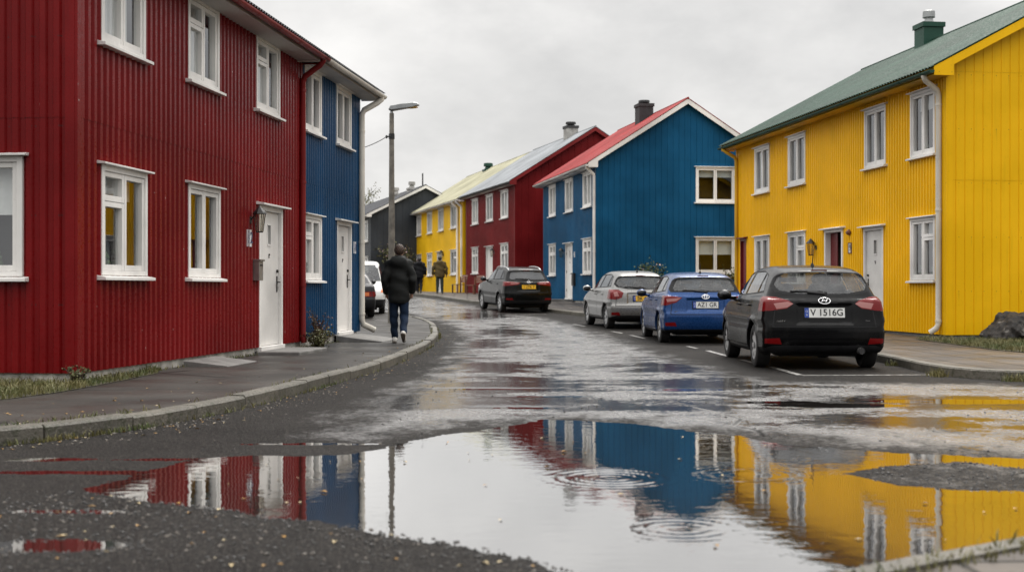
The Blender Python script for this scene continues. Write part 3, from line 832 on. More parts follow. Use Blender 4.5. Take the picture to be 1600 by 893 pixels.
# still water filling the hollows of the road
wx = np.arange(-3.6, 6.4, .03); wy = np.arange(4.45, 14.9, .03)
AX, AY = np.meshgrid(wx, wy, indexing='ij')
WZ = np.zeros_like(AX)
for cx, cy, amp, rad, wl, ph in ((.60, 7.78, .0024, .42, .085, 0), (.80, 6.13, .0012, .34, .08, 1), (1.45, 7.9, .0010, .40, .09, 2), (.15, 9.3, .0004, .2, .07, 0), (2.6, 6.3, .0007, .22, .07, 1)):
    r = np.hypot(AX - cx, AY - cy)
    WZ += amp * np.sin(2 * np.pi * r / wl + ph) * np.exp(-((r - rad * .62) / (rad * .33)) ** 2)
me2 = bpy.data.meshes.new('puddle_water')
V = np.stack([AX, AY, WZ], -1).reshape(-1, 3); I = np.arange(AX.size).reshape(AX.shape)
Fq = np.stack([I[:-1, :-1], I[1:, :-1], I[1:, 1:], I[:-1, 1:]], -1).reshape(-1, 4)
keep = (pud_sd(AX, AY) < .35).reshape(-1)
Fq = Fq[keep[Fq].all(1)]
used = np.unique(Fq); mp = -np.ones(len(V), int); mp[used] = np.arange(len(used))
me2.from_pydata(V[used].tolist(), [], mp[Fq].tolist())
me2.polygons.foreach_set('use_smooth', [True] * len(me2.polygons))
water = bpy.data.objects.new('puddle_water', me2); COL.objects.link(water); structure(water)
def water_material():
    t = NT('puddle_water'); v = t.coord()
    bp = t.n('Bump', {'Strength': .10, 'Distance': .010, 'Height': t.math('ADD', t.noise(t.coord('Object', (1, 1.6, 1)), 4.5, 3), t.math('MULTIPLY', t.noise(v, 19, 2), .12))}).outputs[0]
    lw = t.n('Fresnel', {'IOR': 1.75, 'Normal': bp}).outputs[0]
    g = t.n('BsdfGlossy', {0: (.97, .97, .97), 'Roughness': .02, 'Normal': bp})
    d = t.n('BsdfDiffuse', {0: (.035, .030, .026)})
    f = t.ss(lw, .10, .55, .44, .88)
    return t.done(t.n('MixShader', {0: f, 1: d, 2: g}))
me2.materials.append(water_material())

# ------------------------------------------------------------------ pavements and kerbs
def ribbon(name, A, B, n, m, mat, h=.112, A_is_kerb=True, off=.15, parent=None):
    P = lerp_poly(A, n); Q = lerp_poly(B, n)
    mb = MB(); vs = []
    for i in range(n):
        d = Q[i] - P[i]; L = np.linalg.norm(d)
        p = P[i] + d / max(L, 1e-6) * off
        for j in range(m + 1):
            q = p + (Q[i] - p) * j / m
            vs.append((q[0], q[1], zt(q[1]) + h))
    mb.add(vs, [(i * (m + 1) + j, i * (m + 1) + j + 1, (i + 1) * (m + 1) + j + 1, (i + 1) * (m + 1) + j) for i in range(n - 1) for j in range(m)])
    # skirt down to the road on the outer sides
    return structure(mb.build(name, mat, fix=False))
def kerb(name, A, side, n=400, w=.155, h=.125, block=.95):
    P = lerp_poly(A, n)
    seg = np.r_[0, np.cumsum(np.linalg.norm(np.diff(P, axis=0), axis=1))]
    mb = MB(); s = 0.0; rnd = random.Random(5)
    at_ = lambda q: np.array([np.interp(q, seg, P[:, 0]), np.interp(q, seg, P[:, 1])])
    while s < seg[-1] - .05:
        e = min(s + block * rnd.uniform(.92, 1.06), seg[-1])
        dz = rnd.uniform(-.008, .008); do = rnd.uniform(-.008, .008); k = 4
        rows = []
        for j in range(k + 1):
            q = s + .006 + (e - s - .012) * j / k
            p = at_(q); t = at_(min(q + .05, seg[-1])) - at_(max(q - .05, 0)); t /= np.linalg.norm(t) + 1e-9
            nrm = np.array([-t[1], t[0]]) * side
            z = zt(p[1])
            sec = [(do, -.12), (do + .004, h - .02 + dz), (do + .022, h + dz), (w, h + dz + .003), (w, -.12)]
            rows.append([(p[0] + nrm[0] * a, p[1] + nrm[1] * a, z + b) for a, b in sec])
        m = len(sec)
        mb.add([q for r in rows for q in r], [(i * m + j, i * m + j + 1, (i + 1) * m + j + 1, (i + 1) * m + j) for i in range(k) for j in range(m - 1)] + [tuple(range(m)), tuple(range(k * m, k * m + m))])
        s = e
    return structure(mb.build(name, MATS['kerb_stone'], smooth=False))
KL = [(-9.0, 6.0), (-7, 7.1), (-5, 8.35), (-3.72, 9.3), (-3.10, 10.3), (-2.85, 11.0), (-2.50, 12.5), (-2.12, 15.4), (-1.81, 18.2), (-1.62, 22.5), (-1.60, 27), (-1.73, 30), (-2.2, 35.4), (-3.0, 39.6), (-3.9, 42.2), (-5.5, 44.5), (-9, 47), (-14, 49)]
IL = [(-12, 13.0), (-10, 14), (-8, 14.4), (-6.2, 14.8), (-5.6, 15.2), (-5.4, 15.6), (-5.1, 16), (-4.9, 17), (-4.6, 19), (-4.3, 22.5), (-4, 26), (-5, 29), (-8, 31), (-12, 33), (-15, 35), (-17, 37), (-18, 40), (-20, 44)]
ribbon('pavement', KL, IL, 160, 8, MATS['asphalt_walk'])
kerb('kerb', KL, 1, 500)
KR = [(-12, 90), (-7.6, 75), (-5.15, 66), (-3.8, 61), (-2.2, 55.5), (-.7, 51.8), (.5, 49), (1.35, 46.5), (2.3, 43), (3.3, 38.5), (4.2, 34), (4.9, 30), (5.35, 26), (5.62, 22), (5.68, 19.5), (5.62, 17.6), (5.70, 16.5), (6.2, 15.85), (7.5, 15.6), (11, 15.4), (20, 15.2)]
IR = [(-9.5, 93), (-5.4, 77), (-2.6, 68), (-.6, 62), (.9, 57), (2.6, 53), (3.6, 50.5), (4.4, 47), (5.2, 43), (6.9, 40), (7.4, 37), (8.0, 32.5), (8.7, 28), (9.0, 24.5), (8.8, 22), (8.6, 20.6), (8.7, 20.2), (9.2, 19.8), (10, 19.4), (12, 19.2), (20, 19)]
ribbon('pavement', KR, IR, 180, 8, MATS['pavers'])
kerb('kerb', KR, 1, 700)
KN = [(.2, 3.55), (.85, 4.32), (1.23, 4.70), (2.1, 5.32), (3.2, 6.0), (5, 6.6), (9, 7.2)]
IN = [(.6, 2.6), (1.2, 3.2), (1.8, 3.5), (2.8, 3.9), (4, 4.3), (6, 4.6), (9, 5)]
ribbon('pavement', KN, IN, 60, 6, MATS['pavers'])
kerb('kerb', KN, -1, 200)

# painted bay lines, thin worn sheets over the road
def bay_material():
    t = NT('road_paint'); v = t.coord()
    f = t.ss(t.math('ADD', t.math('MULTIPLY', t.noise(v, 11, 5, .7), .7), t.math('MULTIPLY', t.noise(v, 90, 2), .3)), .44, .60)
    c = t.mix(f, (.045, .042, .04), (.42, .41, .39))
    return t.done(t.bsdf(col=c, rough=t.ss(f, 0, 1, .45, .5), nrm=t.n('Bump', {'Strength': .3, 'Distance': .004, 'Height': t.noise(v, 110, 2)}).outputs[0]))
MATS['road_paint'] = bay_material()
lm = MB()
def stripe(p, q, w=.085):
    p = np.array(p, float); q = np.array(q, float); L = np.linalg.norm(q - p); t = (q - p) / L; nn = np.array([-t[1], t[0]]) * w / 2
    k = max(1, int(L / .5)); vs = []
    for i in range(k + 1):
        c = p + (q - p) * i / k
        for sg in (-1, 1):
            a = c + nn * sg; vs.append((a[0], a[1], zt(a[1]) + .0135))
    lm.add(vs, [(2 * i, 2 * i + 1, 2 * i + 3, 2 * i + 2) for i in range(k)])
stripe((3.80, 16.72), (5.50, 16.86), .10)
stripe((3.78, 16.80), (3.76, 18.6), .095)
stripe((3.70, 19.4), (3.66, 20.4)); stripe((3.62, 21.4), (3.57, 23.4), .10); stripe((3.50, 24.2), (3.44, 25.1))
stripe((2.95, 28.4), (2.78, 30.0)); stripe((2.66, 31.0), (2.5, 32.0)); stripe((2.0, 35.0), (1.75, 36.5)); stripe((1.1, 39.4), (.75, 40.8)); stripe((.4, 42.2), (.1, 43.2)); stripe((-.2, 44.2), (1.2, 44.6)); stripe((-2.6, 53.2), (-3.1, 54.6))
structure(lm.build('road_marking', MATS['road_paint'], fix=False))
# ------------------------------------------------------------------ the houses
Wn, Dn = window, door
def K(**k): return k
AL = math.atan2(.992, .124)
A0 = (-4.77, 14.0); ul = Vector((.124, .992))
# near red house on the left
red, F, GR, GL, roof, ez = house('red_house', 'dark red corrugated house nearest the camera on the left, with a white door', A0, AL, 8.55, 8.0, .22, 5.2, 8.0, .62, .42, .0, 'red_paint', 'slate_roof',
    front=[(Wn, .56, 1.83, 1.30, 2.56, K(style='tl', cur='third')), (Wn, 3.19, 4.41, 1.30, 2.56, K()), (Dn, 6.17, 7.38, .20, 2.46, K()),
           (Wn, .55, 1.78, 3.96, 5.12, K(cur='net')), (Wn, 3.18, 4.37, 3.96, 5.12, K(style='tl', cur='net')), (Wn, 6.02, 7.23, 3.96, 5.12, K(style='tl', cur='net'))],
    gl=[(Wn, 5.95, 7.40, 1.28, 2.60, K(cur='half')), (Wn, 3.2, 4.6, 1.28, 2.60, K())],
    trim='soffit_grey', barge='red_trim', gutter='red_trim', gprof='trap', gpitch=.16, pitch=.155, seams=(3.02,), soffit='soffit_grey', rp=.115)
wall_lantern(red, F, 5.80, 2.18, 1.15)
number_plate(red, F, 5.74, 1.92, '12', .2, .26, 'enamel_white', 'enamel_blue')
mailbox(red, F, 6.00, 1.42, 'grey_metal', .2, .30)
downpipe(red, [(8.34, -.465, ez - .13), (8.34, -.465, ez - .16), (8.36, -.40, ez - .24), (8.40, -.12, ez - .42), (8.42, -.075, ez - .52), (8.42, -.075, .30), (8.42, -.10, .20)], .052, 'red_trim', [(8.42, -.075, z) for z in (4.6, 3.0, 1.2)])
st = MB(); st.box(5.95, 7.55, -.75, -.05, -.1, .165); st.build('doorstep', MATS['concrete_grey'], red, bevel=.02)
st = MB(); st.prism([(3.0, -.04, .19), (3.0, -.65, .125), (3.0, -.65, .0), (3.0, -.04, .0)], (1.2, 0, 0)); st.build('cellar_hatch', MATS['concrete_grey'], red, bevel=.01)
# blue house joined to it
A1 = A0 + np.array(ul) * 8.56
blue, F, GR, GL, roof, ez = house('blue_house', 'blue corrugated house joined to the near red house, white downpipe on its corner', A1, AL, 4.15, 8.0, .26, 5.2, 8.0, .62, .42, .28, 'blue_paint', 'slate_roof',
    front=[(Wn, .10, 1.21, 1.30, 2.46, K(style='tl', cur='sides')), (Dn, 2.32, 3.45, .27, 2.46, K(hinge_left=True)), (Wn, .10, 1.21, 3.96, 5.08, K()), (Wn, 2.28, 3.42, 3.96, 5.08, K())],
    trim='cream_paint', gutter='cream_paint', pitch=.125, seams=(3.02,), soffit='soffit_grey', rp=.115, corner='blue_paint')
number_plate(blue, F, 3.76, 1.98, '10', .22, .24, 'enamel_white', 'enamel_blue')
downpipe(blue, [(4.26, -.465, ez - .13), (4.26, -.465, ez - .18), (4.22, -.38, ez - .26), (4.12, -.13, ez - .42), (4.10, -.085, ez - .52), (4.10, -.085, .52), (4.12, -.11, .40), (4.26, -.32, .28)], .062, 'cream_paint', [(4.10, -.085, z) for z in (4.4, 2.1, .62)])
st = MB(); st.prism([(2.2, -.04, .24), (2.2, -.95, .13), (2.2, -.95, -.05), (2.2, -.04, -.05)], (1.5, 0, 0)); st.build('doorstep', MATS['concrete_grey'], blue, bevel=.015)

# big yellow house on the right
AY_ = math.atan2(-.991, .132)
yel, F, GR, GL, roof, ez = house('yellow_house', 'large yellow corrugated house with a green roof, nearest on the right', (7.0, 39.8), AY_, 13.92, 8.4, .20, 5.6, 8.06, .53, .42, .30, 'yellow_paint', 'green_roof',
    front=[(Wn, 1.80, 3.10, 1.32, 2.66, K()), (Wn, 4.67, 5.98, 1.32, 2.66, K(style='tr', cur='sides')), (Dn, 7.34, 8.52, .22, 2.62, K(leaf='door_red', open_in=True)), (Dn, 9.80, 10.90, .22, 2.56, K(hinge_left=False)), (Wn, 12.30, 13.46, 1.32, 2.64, K(style='tr', cur='third')),
           (Dn, .42, 1.00, .22, 2.66, K(leaf='door_red', white='door_red', lite=False)),
           (Wn, 1.80, 3.10, 3.95, 5.28, K()), (Wn, 4.67, 5.98, 3.95, 5.28, K()), (Wn, 9.86, 11.04, 3.95, 5.30, K()), (Wn, 12.30, 13.46, 3.95, 5.32, K(cur='third'))],
    trim='yellow_trim', barge='yellow_paint', gutter='green_metal', pitch=.135, gpitch=.195, seams=(), gseams=(3.35, 5.55), soffit='yellow_trim', rp=.14, corner='yellow_paint', foundation='concrete_grey')
number_plate(yel, F, 8.98, 2.12, '9', .17, .22, 'enamel_white', 'enamel_black', 'brown_wood')
wall_lantern(yel, F, 6.72, 2.18, 1.25)
bl = MB(); bl.lathe([(.03, -.02), (.07, .02), (.07, .06), (.02, .12)], 10, Matrix.Translation(F.pt(8.98, .06, 2.45))); bl.build('door_bell_lamp', MATS['brown_wood'], yel)
downpipe(yel, [(13.86, -.465, ez - .13), (13.86, -.465, ez - .17), (13.80, -.40, ez - .24), (13.74, -.13, ez - .42), (13.72, -.085, ez - .54), (13.72, -.085, .42), (13.70, -.12, .33), (13.62, -.22, .24)], .058, 'cream_paint', [(13.72, -.085, z) for z in (4.9, 2.75, .48)])
downpipe(yel, [(.05, -.465, ez - .13), (.05, -.465, ez - .17), (.10, -.40, ez - .24), (.16, -.12, ez - .42), (.17, -.08, ez - .54), (.17, -.08, .25)], .055, 'yellow_trim', [(.17, -.08, z) for z in (4.6, 2.75)])
chimney(roof, 4.35, 4.2, .60, .58, 7.5, 8.55, 'green_metal', 'galvanised', .14, .40)

# blue house with the red roof, gable towards the camera
AB = math.atan2(-.984, .177)
b2, F, GR, GL, roof, ez = house('gabled_blue_house', 'blue house with a bright red roof and its gable end towards the camera', (1.5, 60.0), AB, 10.16, 7.3, .64, 6.05, 8.62, .64, .38, .25, 'blue_paint_far', 'red_roof', oz=.56,
    front=[(Wn, 1.3, 2.75, 1.74, 3.14, K(style='tt', cur='sides', far=True)), (Dn, 4.75, 6.1, .70, 3.06, K(far=True)), (Wn, 8.0, 9.45, 1.74, 3.14, K(style='tt', cur='sides', far=True)),
           (Wn, 1.3, 2.75, 4.42, 5.80, K(far=True, cur='net')), (Wn, 4.7, 6.15, 4.42, 5.80, K(far=True, cur='net')), (Wn, 8.0, 9.45, 4.42, 5.80, K(far=True, cur='net'))],
    gr=[(Wn, 4.04, 5.66, 1.76, 3.16, K(cur='half', far=True, glass='window_glass_dark')), (Wn, 4.04, 5.66, 4.56, 5.95, K(cur='third', far=True, glass='window_glass_dark'))],
    pitch=.22, gprof='board', gpitch=.24, seams=(), gseams=(3.5, 6.2), rp=.2, corner='blue_paint_far')
wall_lantern(b2, F, 4.45, 2.1, 1.2)
number_plate(b2, F, 6.45, 2.0, '7', .24, .22, 'enamel_white', 'enamel_black')
mailbox(b2, F, 6.45, .95, 'black_metal', .34, .5)
downpipe(b2, [(10.2, -.42, ez - .13), (10.2, -.42, ez - .18), (10.12, -.1, ez - .45), (10.1, -.075, ez - .55), (10.1, -.075, .15)], .065, 'white_paint', [(10.1, -.075, z) for z in (4.2, 2.0)])
st = MB(); st.box(4.6, 6.3, -1.0, -.04, -.1, .12); st.build('doorstep', MATS['concrete_grey'], b2)
chimney(roof, 5.4, 3.3, .70, .62, 7.3, 9.05, 'chimney_dark', 'black_metal', .2, .2)

# red house with the grey roof
AR = math.atan2(-.967, .253)
r2, F, GR, GL, roof, ez = house('grey_roofed_red_house', 'dark red house with a pale grey metal roof, beyond the gabled blue house', (-2.61, 73.6), AR, 10.96, 8.14, .88, 6.3, 9.2, .63, .35, .25, 'red_paint_far', 'grey_roof', oz=.84,
    front=[(Wn, 1.55, 3.05, 1.98, 3.42, K(style='tt', cur='sides', far=True)), (Dn, 4.95, 6.4, .93, 3.36, K(far=True, lite=False)), (Wn, 8.15, 9.65, 1.98, 3.42, K(style='tt', cur='sides', far=True)),
           (Wn, 1.55, 3.05, 4.72, 6.12, K(far=True, cur='net')), (Wn, 4.95, 6.45, 4.72, 6.12, K(far=True, cur='sides')), (Wn, 8.15, 9.65, 4.72, 6.12, K(far=True, cur='net'))],
    pitch=.24, gprof='board', gpitch=.34, seams=(), rp=.22, barge='red_trim', corner='red_paint_far', gutter='black_metal')
wall_lantern(r2, F, 6.75, 2.15, 1.3)
chimney(roof, 7.6, 3.9, .66, .6, 7.8, 9.62, 'chimney_render', 'black_metal', .22, .25, 'chimney_dark')

# far yellow house
AF = math.atan2(-.968, .25)
y2, F, GR, GL, roof, ez = house('cream_roofed_yellow_house', 'yellow house with a pale cream roof, farthest of the row on the right', (-7.05, 90.6), AF, 16.9, 8.0, .90, 6.3, 9.1, .63, .35, .2, 'yellow_paint_far', 'cream_roof', oz=.86,
    front=[(Wn, 1.9, 3.5, 1.98, 3.45, K(style='tt', far=True)), (Wn, 5.8, 7.4, 1.98, 3.45, K(style='tt', cur='sides', far=True)), (Dn, 9.2, 10.7, .95, 3.45, K(far=True, lite=False)), (Wn, 13.4, 15.1, 1.98, 3.45, K(style='tr', cur='sides', far=True)),
           (Wn, 1.9, 3.5, 4.76, 6.14, K(far=True)), (Wn, 5.8, 7.4, 4.76, 6.14, K(far=True, cur='sides')), (Wn, 9.6, 11.2, 4.76, 6.14, K(far=True, cur='net')), (Wn, 13.4, 15.1, 4.76, 6.14, K(far=True, cur='net'))],
    pitch=.3, seams=(), rp=.24, corner='yellow_paint_far', prof='board', gprof='board', gpitch=.4, soffit='white_paint')
wall_lantern(y2, F, 11.1, 2.35, 1.6)
for x in (.2, 15.6, 16.75):
    downpipe(y2, [(x, -.4, ez - .13), (x, -.4, ez - .18), (x, -.1, ez - .45), (x, -.08, ez - .55), (x, -.08, .1)], .075, 'white_paint', [(x, -.08, 3.0)])
pp = MB(); pp.tube([(4.0, 0, .45), (4.0, -.12, .45), (4.0, -.14, .9), (4.4, -.14, 1.0), (4.5, -.14, .75)], .06, 8); pp.build('wall_pipe', MATS['brown_wood'], y2, smooth='auto')
chimney(roof, 6.8, 3.9, .66, .6, 7.8, 9.0, 'green_metal', 'green_metal', .25, .45)

# grey house at the end of the street
AG = math.atan2(-.957, .29)
gx0, gy0 = -9.7 - .29 * 22, 88 + .957 * 22
g2, F, GR, GL, roof, ez = house('grey_house', 'dark grey house with white bargeboards at the far end of the street', (gx0, gy0), AG, 22.0, 7.6, .95, 6.2, 8.3, .50, .35, .3, 'grey_paint', 'slate_roof', oz=.9,
    front=[(Wn, 19.0, 21.0, 4.4, 5.85, K(far=True, cur='net')), (Wn, 19.0, 21.0, 1.9, 3.35, K(far=True, cur='net')), (Wn, 14.0, 15.8, 4.4, 5.85, K(far=True)), (Wn, 9.0, 10.8, 4.4, 5.85, K(far=True))],
    pitch=.3, seams=(), rp=.3, prof='board', gprof='board', gpitch=.45, corner='grey_paint')
chimney(roof, 19.6, 3.4, .58, .6, 6.3, 8.25, 'chimney_render', 'chimney_render', .2, .5)
chimney(roof, 14.0, 3.4, .58, .6, 6.3, 8.25, 'chimney_render', 'chimney_render', .2, .5)
an = MB(); an.tube([(21.3, 3.8, 7.2), (21.3, 3.8, 8.3)], .05, 6); an.build('roof_vent', MATS['black_metal'], roof)

# red corrugated roof that shows over the gabled blue house
h3, F, GR, GL, roof, ez = house('rust_roofed_house', 'house whose rusty red roof corner shows between blue gable and green roof', (11.6, 84.0), AB, 11.0, 8.0, .9, 6.8, 10.1, .62, .3, .25, 'cream_paint', 'rust_roof', oz=.84, pitch=.3, seams=(), rp=.26, prof='board', gprof='board', gpitch=.4, far=True)

# the terrace across the junction, behind the photographer: it shades and is mirrored in the panes and car tails
bt, F, GR, GL, roof, ez = house('dark_terrace', 'long dark grey terrace across the junction behind the photographer', (17.0, -17.0), math.pi, 34.0, 8.0, .2, 5.6, 8.4, .6, .35, .3, 'grey_paint', 'slate_roof', pitch=.5, seams=(), rp=.5, prof='board', gprof='board', gpitch=.5, far=True,
    front=[(Wn, 3.0 + 4 * k, 4.4 + 4 * k, 3.95, 5.2, K(far=True, cur='net')) for k in range(8)] + [(Wn, 3.0 + 4 * k, 4.4 + 4 * k, 1.3, 2.6, K(far=True)) for k in range(8)])
# ------------------------------------------------------------------ cars
def car_paint(name, col, metal=.0, rough=.28, dirt=.25, coat=.10, spec=.12):
    t = NT(name); v = t.coord()
    n = t.noise(v, 3.0, 5, .6); n2 = t.noise(v, 30, 3, .65)
    c = t.mix(t.math('MULTIPLY', t.ss(n, .45, .75), dirt), col, (.12, .11, .10))
    vo = t.n('TexVoronoi', {'Vector': v, 'Scale': 55.0}).outputs['Distance']
    drop = t.ss(vo, .28, .12)
    r = t.math('ADD', t.ss(n2, .3, .7, rough - .06, rough + .10), 0.0)
    b = t.n('Bump', {'Strength': .035, 'Distance': .003, 'Height': drop}).outputs[0]
    m = t.bsdf(col=c, rough=r, metal=metal, coat=coat, coatr=.05, nrm=b, spec=spec)
    MATS[name] = t.done(m); return MATS[name]
car_paint('paint_black', (.0025, .0025, .003), 0, .16, .06, .0, .17)
car_paint('paint_blue', (.008, .044, .155), .35, .26, .10, .3, .2)
car_paint('paint_silver', (.21, .207, .202), .65, .30, .12, .3, .2)
car_paint('paint_night', (.003, .0035, .0035), 0, .16, .05, .0, .17)
car_paint('paint_charcoal', (.045, .046, .050), .2, .35, .2)
car_paint('paint_white', (.62, .62, .60), 0, .32, .15)
glassy('car_glass', (.40, .42, .41), 1.60, dirt=.10)
glassy('car_glass_dark', (.07, .07, .075), 1.65, dirt=.05)
glassy('car_glass_rear', (.42, .42, .40), 1.60, dirt=.14)
plain('car_trim', (.008, .008, .009), .6, spec=.25, var=.3, nscale=9)
plain('tyre', (.016, .015, .015), .78, var=.4, nscale=14, bump=.3, bscale=80)
plain('rim_silver', (.50, .50, .50), .38, metal=.3, var=.25)
plain('rim_dark', (.09, .09, .092), .4, metal=.3)
plain('chrome', (.75, .75, .76), .16, metal=1.0)
plain('cabin', (.030, .029, .030), .8, var=.3)
plain('seat_cloth', (.060, .056, .054), .85, var=.3)
def lens(name, col, rough=.12):
    t = NT(name); v = t.coord()
    w = t.n('TexWave', {'Vector': v, 'Scale': 12.0, 'Distortion': .6}, wave_type='BANDS', bands_direction='Z').outputs[0]
    c = t.mix(t.math('MULTIPLY', w, .35), col, tuple(x * .45 for x in col))
    MATS[name] = t.done(t.bsdf(col=c, rough=rough + .1, coat=.2, coatr=.04, spec=.2)); return MATS[name]
lens('lens_red', (.16, .003, .004)); lens('lens_deep_red', (.11, .006, .008)); lens('lens_clear', (.38, .17, .16)); lens('lens_amber', (.62, .17, .05)); lens('lens_smoke', (.10, .08, .08)); lens('lens_lamp', (.55, .55, .55))
plain('plate_white', (.66, .66, .64), .35, var=.06); plain('plate_yellow', (.74, .42, .02), .35, var=.06); plain('plate_blue', (.012, .05, .28), .35); plain('plate_ink', (.012, .012, .014), .4)

def pip(x, z, poly):
    c = False; j = len(poly) - 1
    for i in range(len(poly)):
        xi, zi = poly[i]; xj, zj = poly[j]
        if (zi > z) != (zj > z) and x < (xj - xi) * (z - zi) / (zj - zi) + xi: c = not c
        j = i
    return c

HATCH = dict(
    L=4.30, low=[(.16, .21), (.05, .27), (.005, .40), (.0, .58), (.035, .70), (.075, .90), (.11, 1.00), (.5, 1.04), (3.0, .985), (3.55, .91), (4.02, .78), (4.24, .64), (4.30, .48), (4.27, .28), (4.12, .20)],
    up=[(.10, .88), (.16, 1.04), (.36, 1.31), (.36, 1.385), (.62, 1.445), (1.25, 1.49), (1.95, 1.485), (2.42, 1.41), (3.16, .98), (3.0, .84)],
    plan=([0, .10, .35, .9, 2.0, 3.3, 3.8, 4.1, 4.3], [.80, .855, .885, .895, .895, .885, .85, .78, .66]),
    prof=([.2, .32, .55, .70, .80, 1.0], [.93, .985, 1.0, .995, .985, .945]),
    gz=([.85, 1.0, 1.2, 1.35, 1.5], [.85, .825, .735, .655, .56]), gtap=.055,
    wheels=(.80, 3.46), wr=.315, ar=.365,
    dlo=[(.60, 1.085), (.98, 1.065), (2.94, 1.01), (2.46, 1.335), (2.1, 1.405), (1.3, 1.41), (.84, 1.345)],
    wins=[('rear_quarter_window', [(.66, 1.11), (.985, 1.09), (1.00, 1.365), (.87, 1.33)]), ('rear_door_window', [(1.035, 1.085), (1.80, 1.062), (1.80, 1.385), (1.32, 1.39), (1.05, 1.37)]), ('front_door_window', [(1.87, 1.06), (2.86, 1.032), (2.44, 1.315), (2.1, 1.38), (1.87, 1.385)])],
    rwin=[(-.66, 1.20), (-.60, 1.115), (-.36, 1.07), (0, 1.06), (.36, 1.07), (.60, 1.115), (.66, 1.20), (.60, 1.30), (.50, 1.348), (0, 1.362), (-.50, 1.348), (-.60, 1.30)],
    rtrim=[(-.74, 1.23), (-.66, 1.095), (-.38, 1.045), (0, 1.035), (.38, 1.045), (.66, 1.095), (.74, 1.23), (.66, 1.36), (.5, 1.385), (-.5, 1.385), (-.66, 1.36)],
    fwin=[(-.70, 1.03), (.70, 1.03), (.56, 1.385), (-.56, 1.385)],
    tail=[(.43, .925), (.52, .86), (.72, .83), (1.0, .81), (1.0, 1.04), (.66, 1.02), (.48, .965)], tail_in=[(.43, .925), (.52, .872), (.66, .852), (.70, .93), (.5, .955)], tail_x=.42,
    refl=[(.60, .36), (.83, .37), (.83, .44), (.63, .445)],
    head=[(.50, .66), (.92, .70), (.92, .84), (.55, .76)], bump=(.27, .345, .455), plate_z=.80, emb_z=.965, doors=(1.0, 1.835, 2.92), hz=.90)

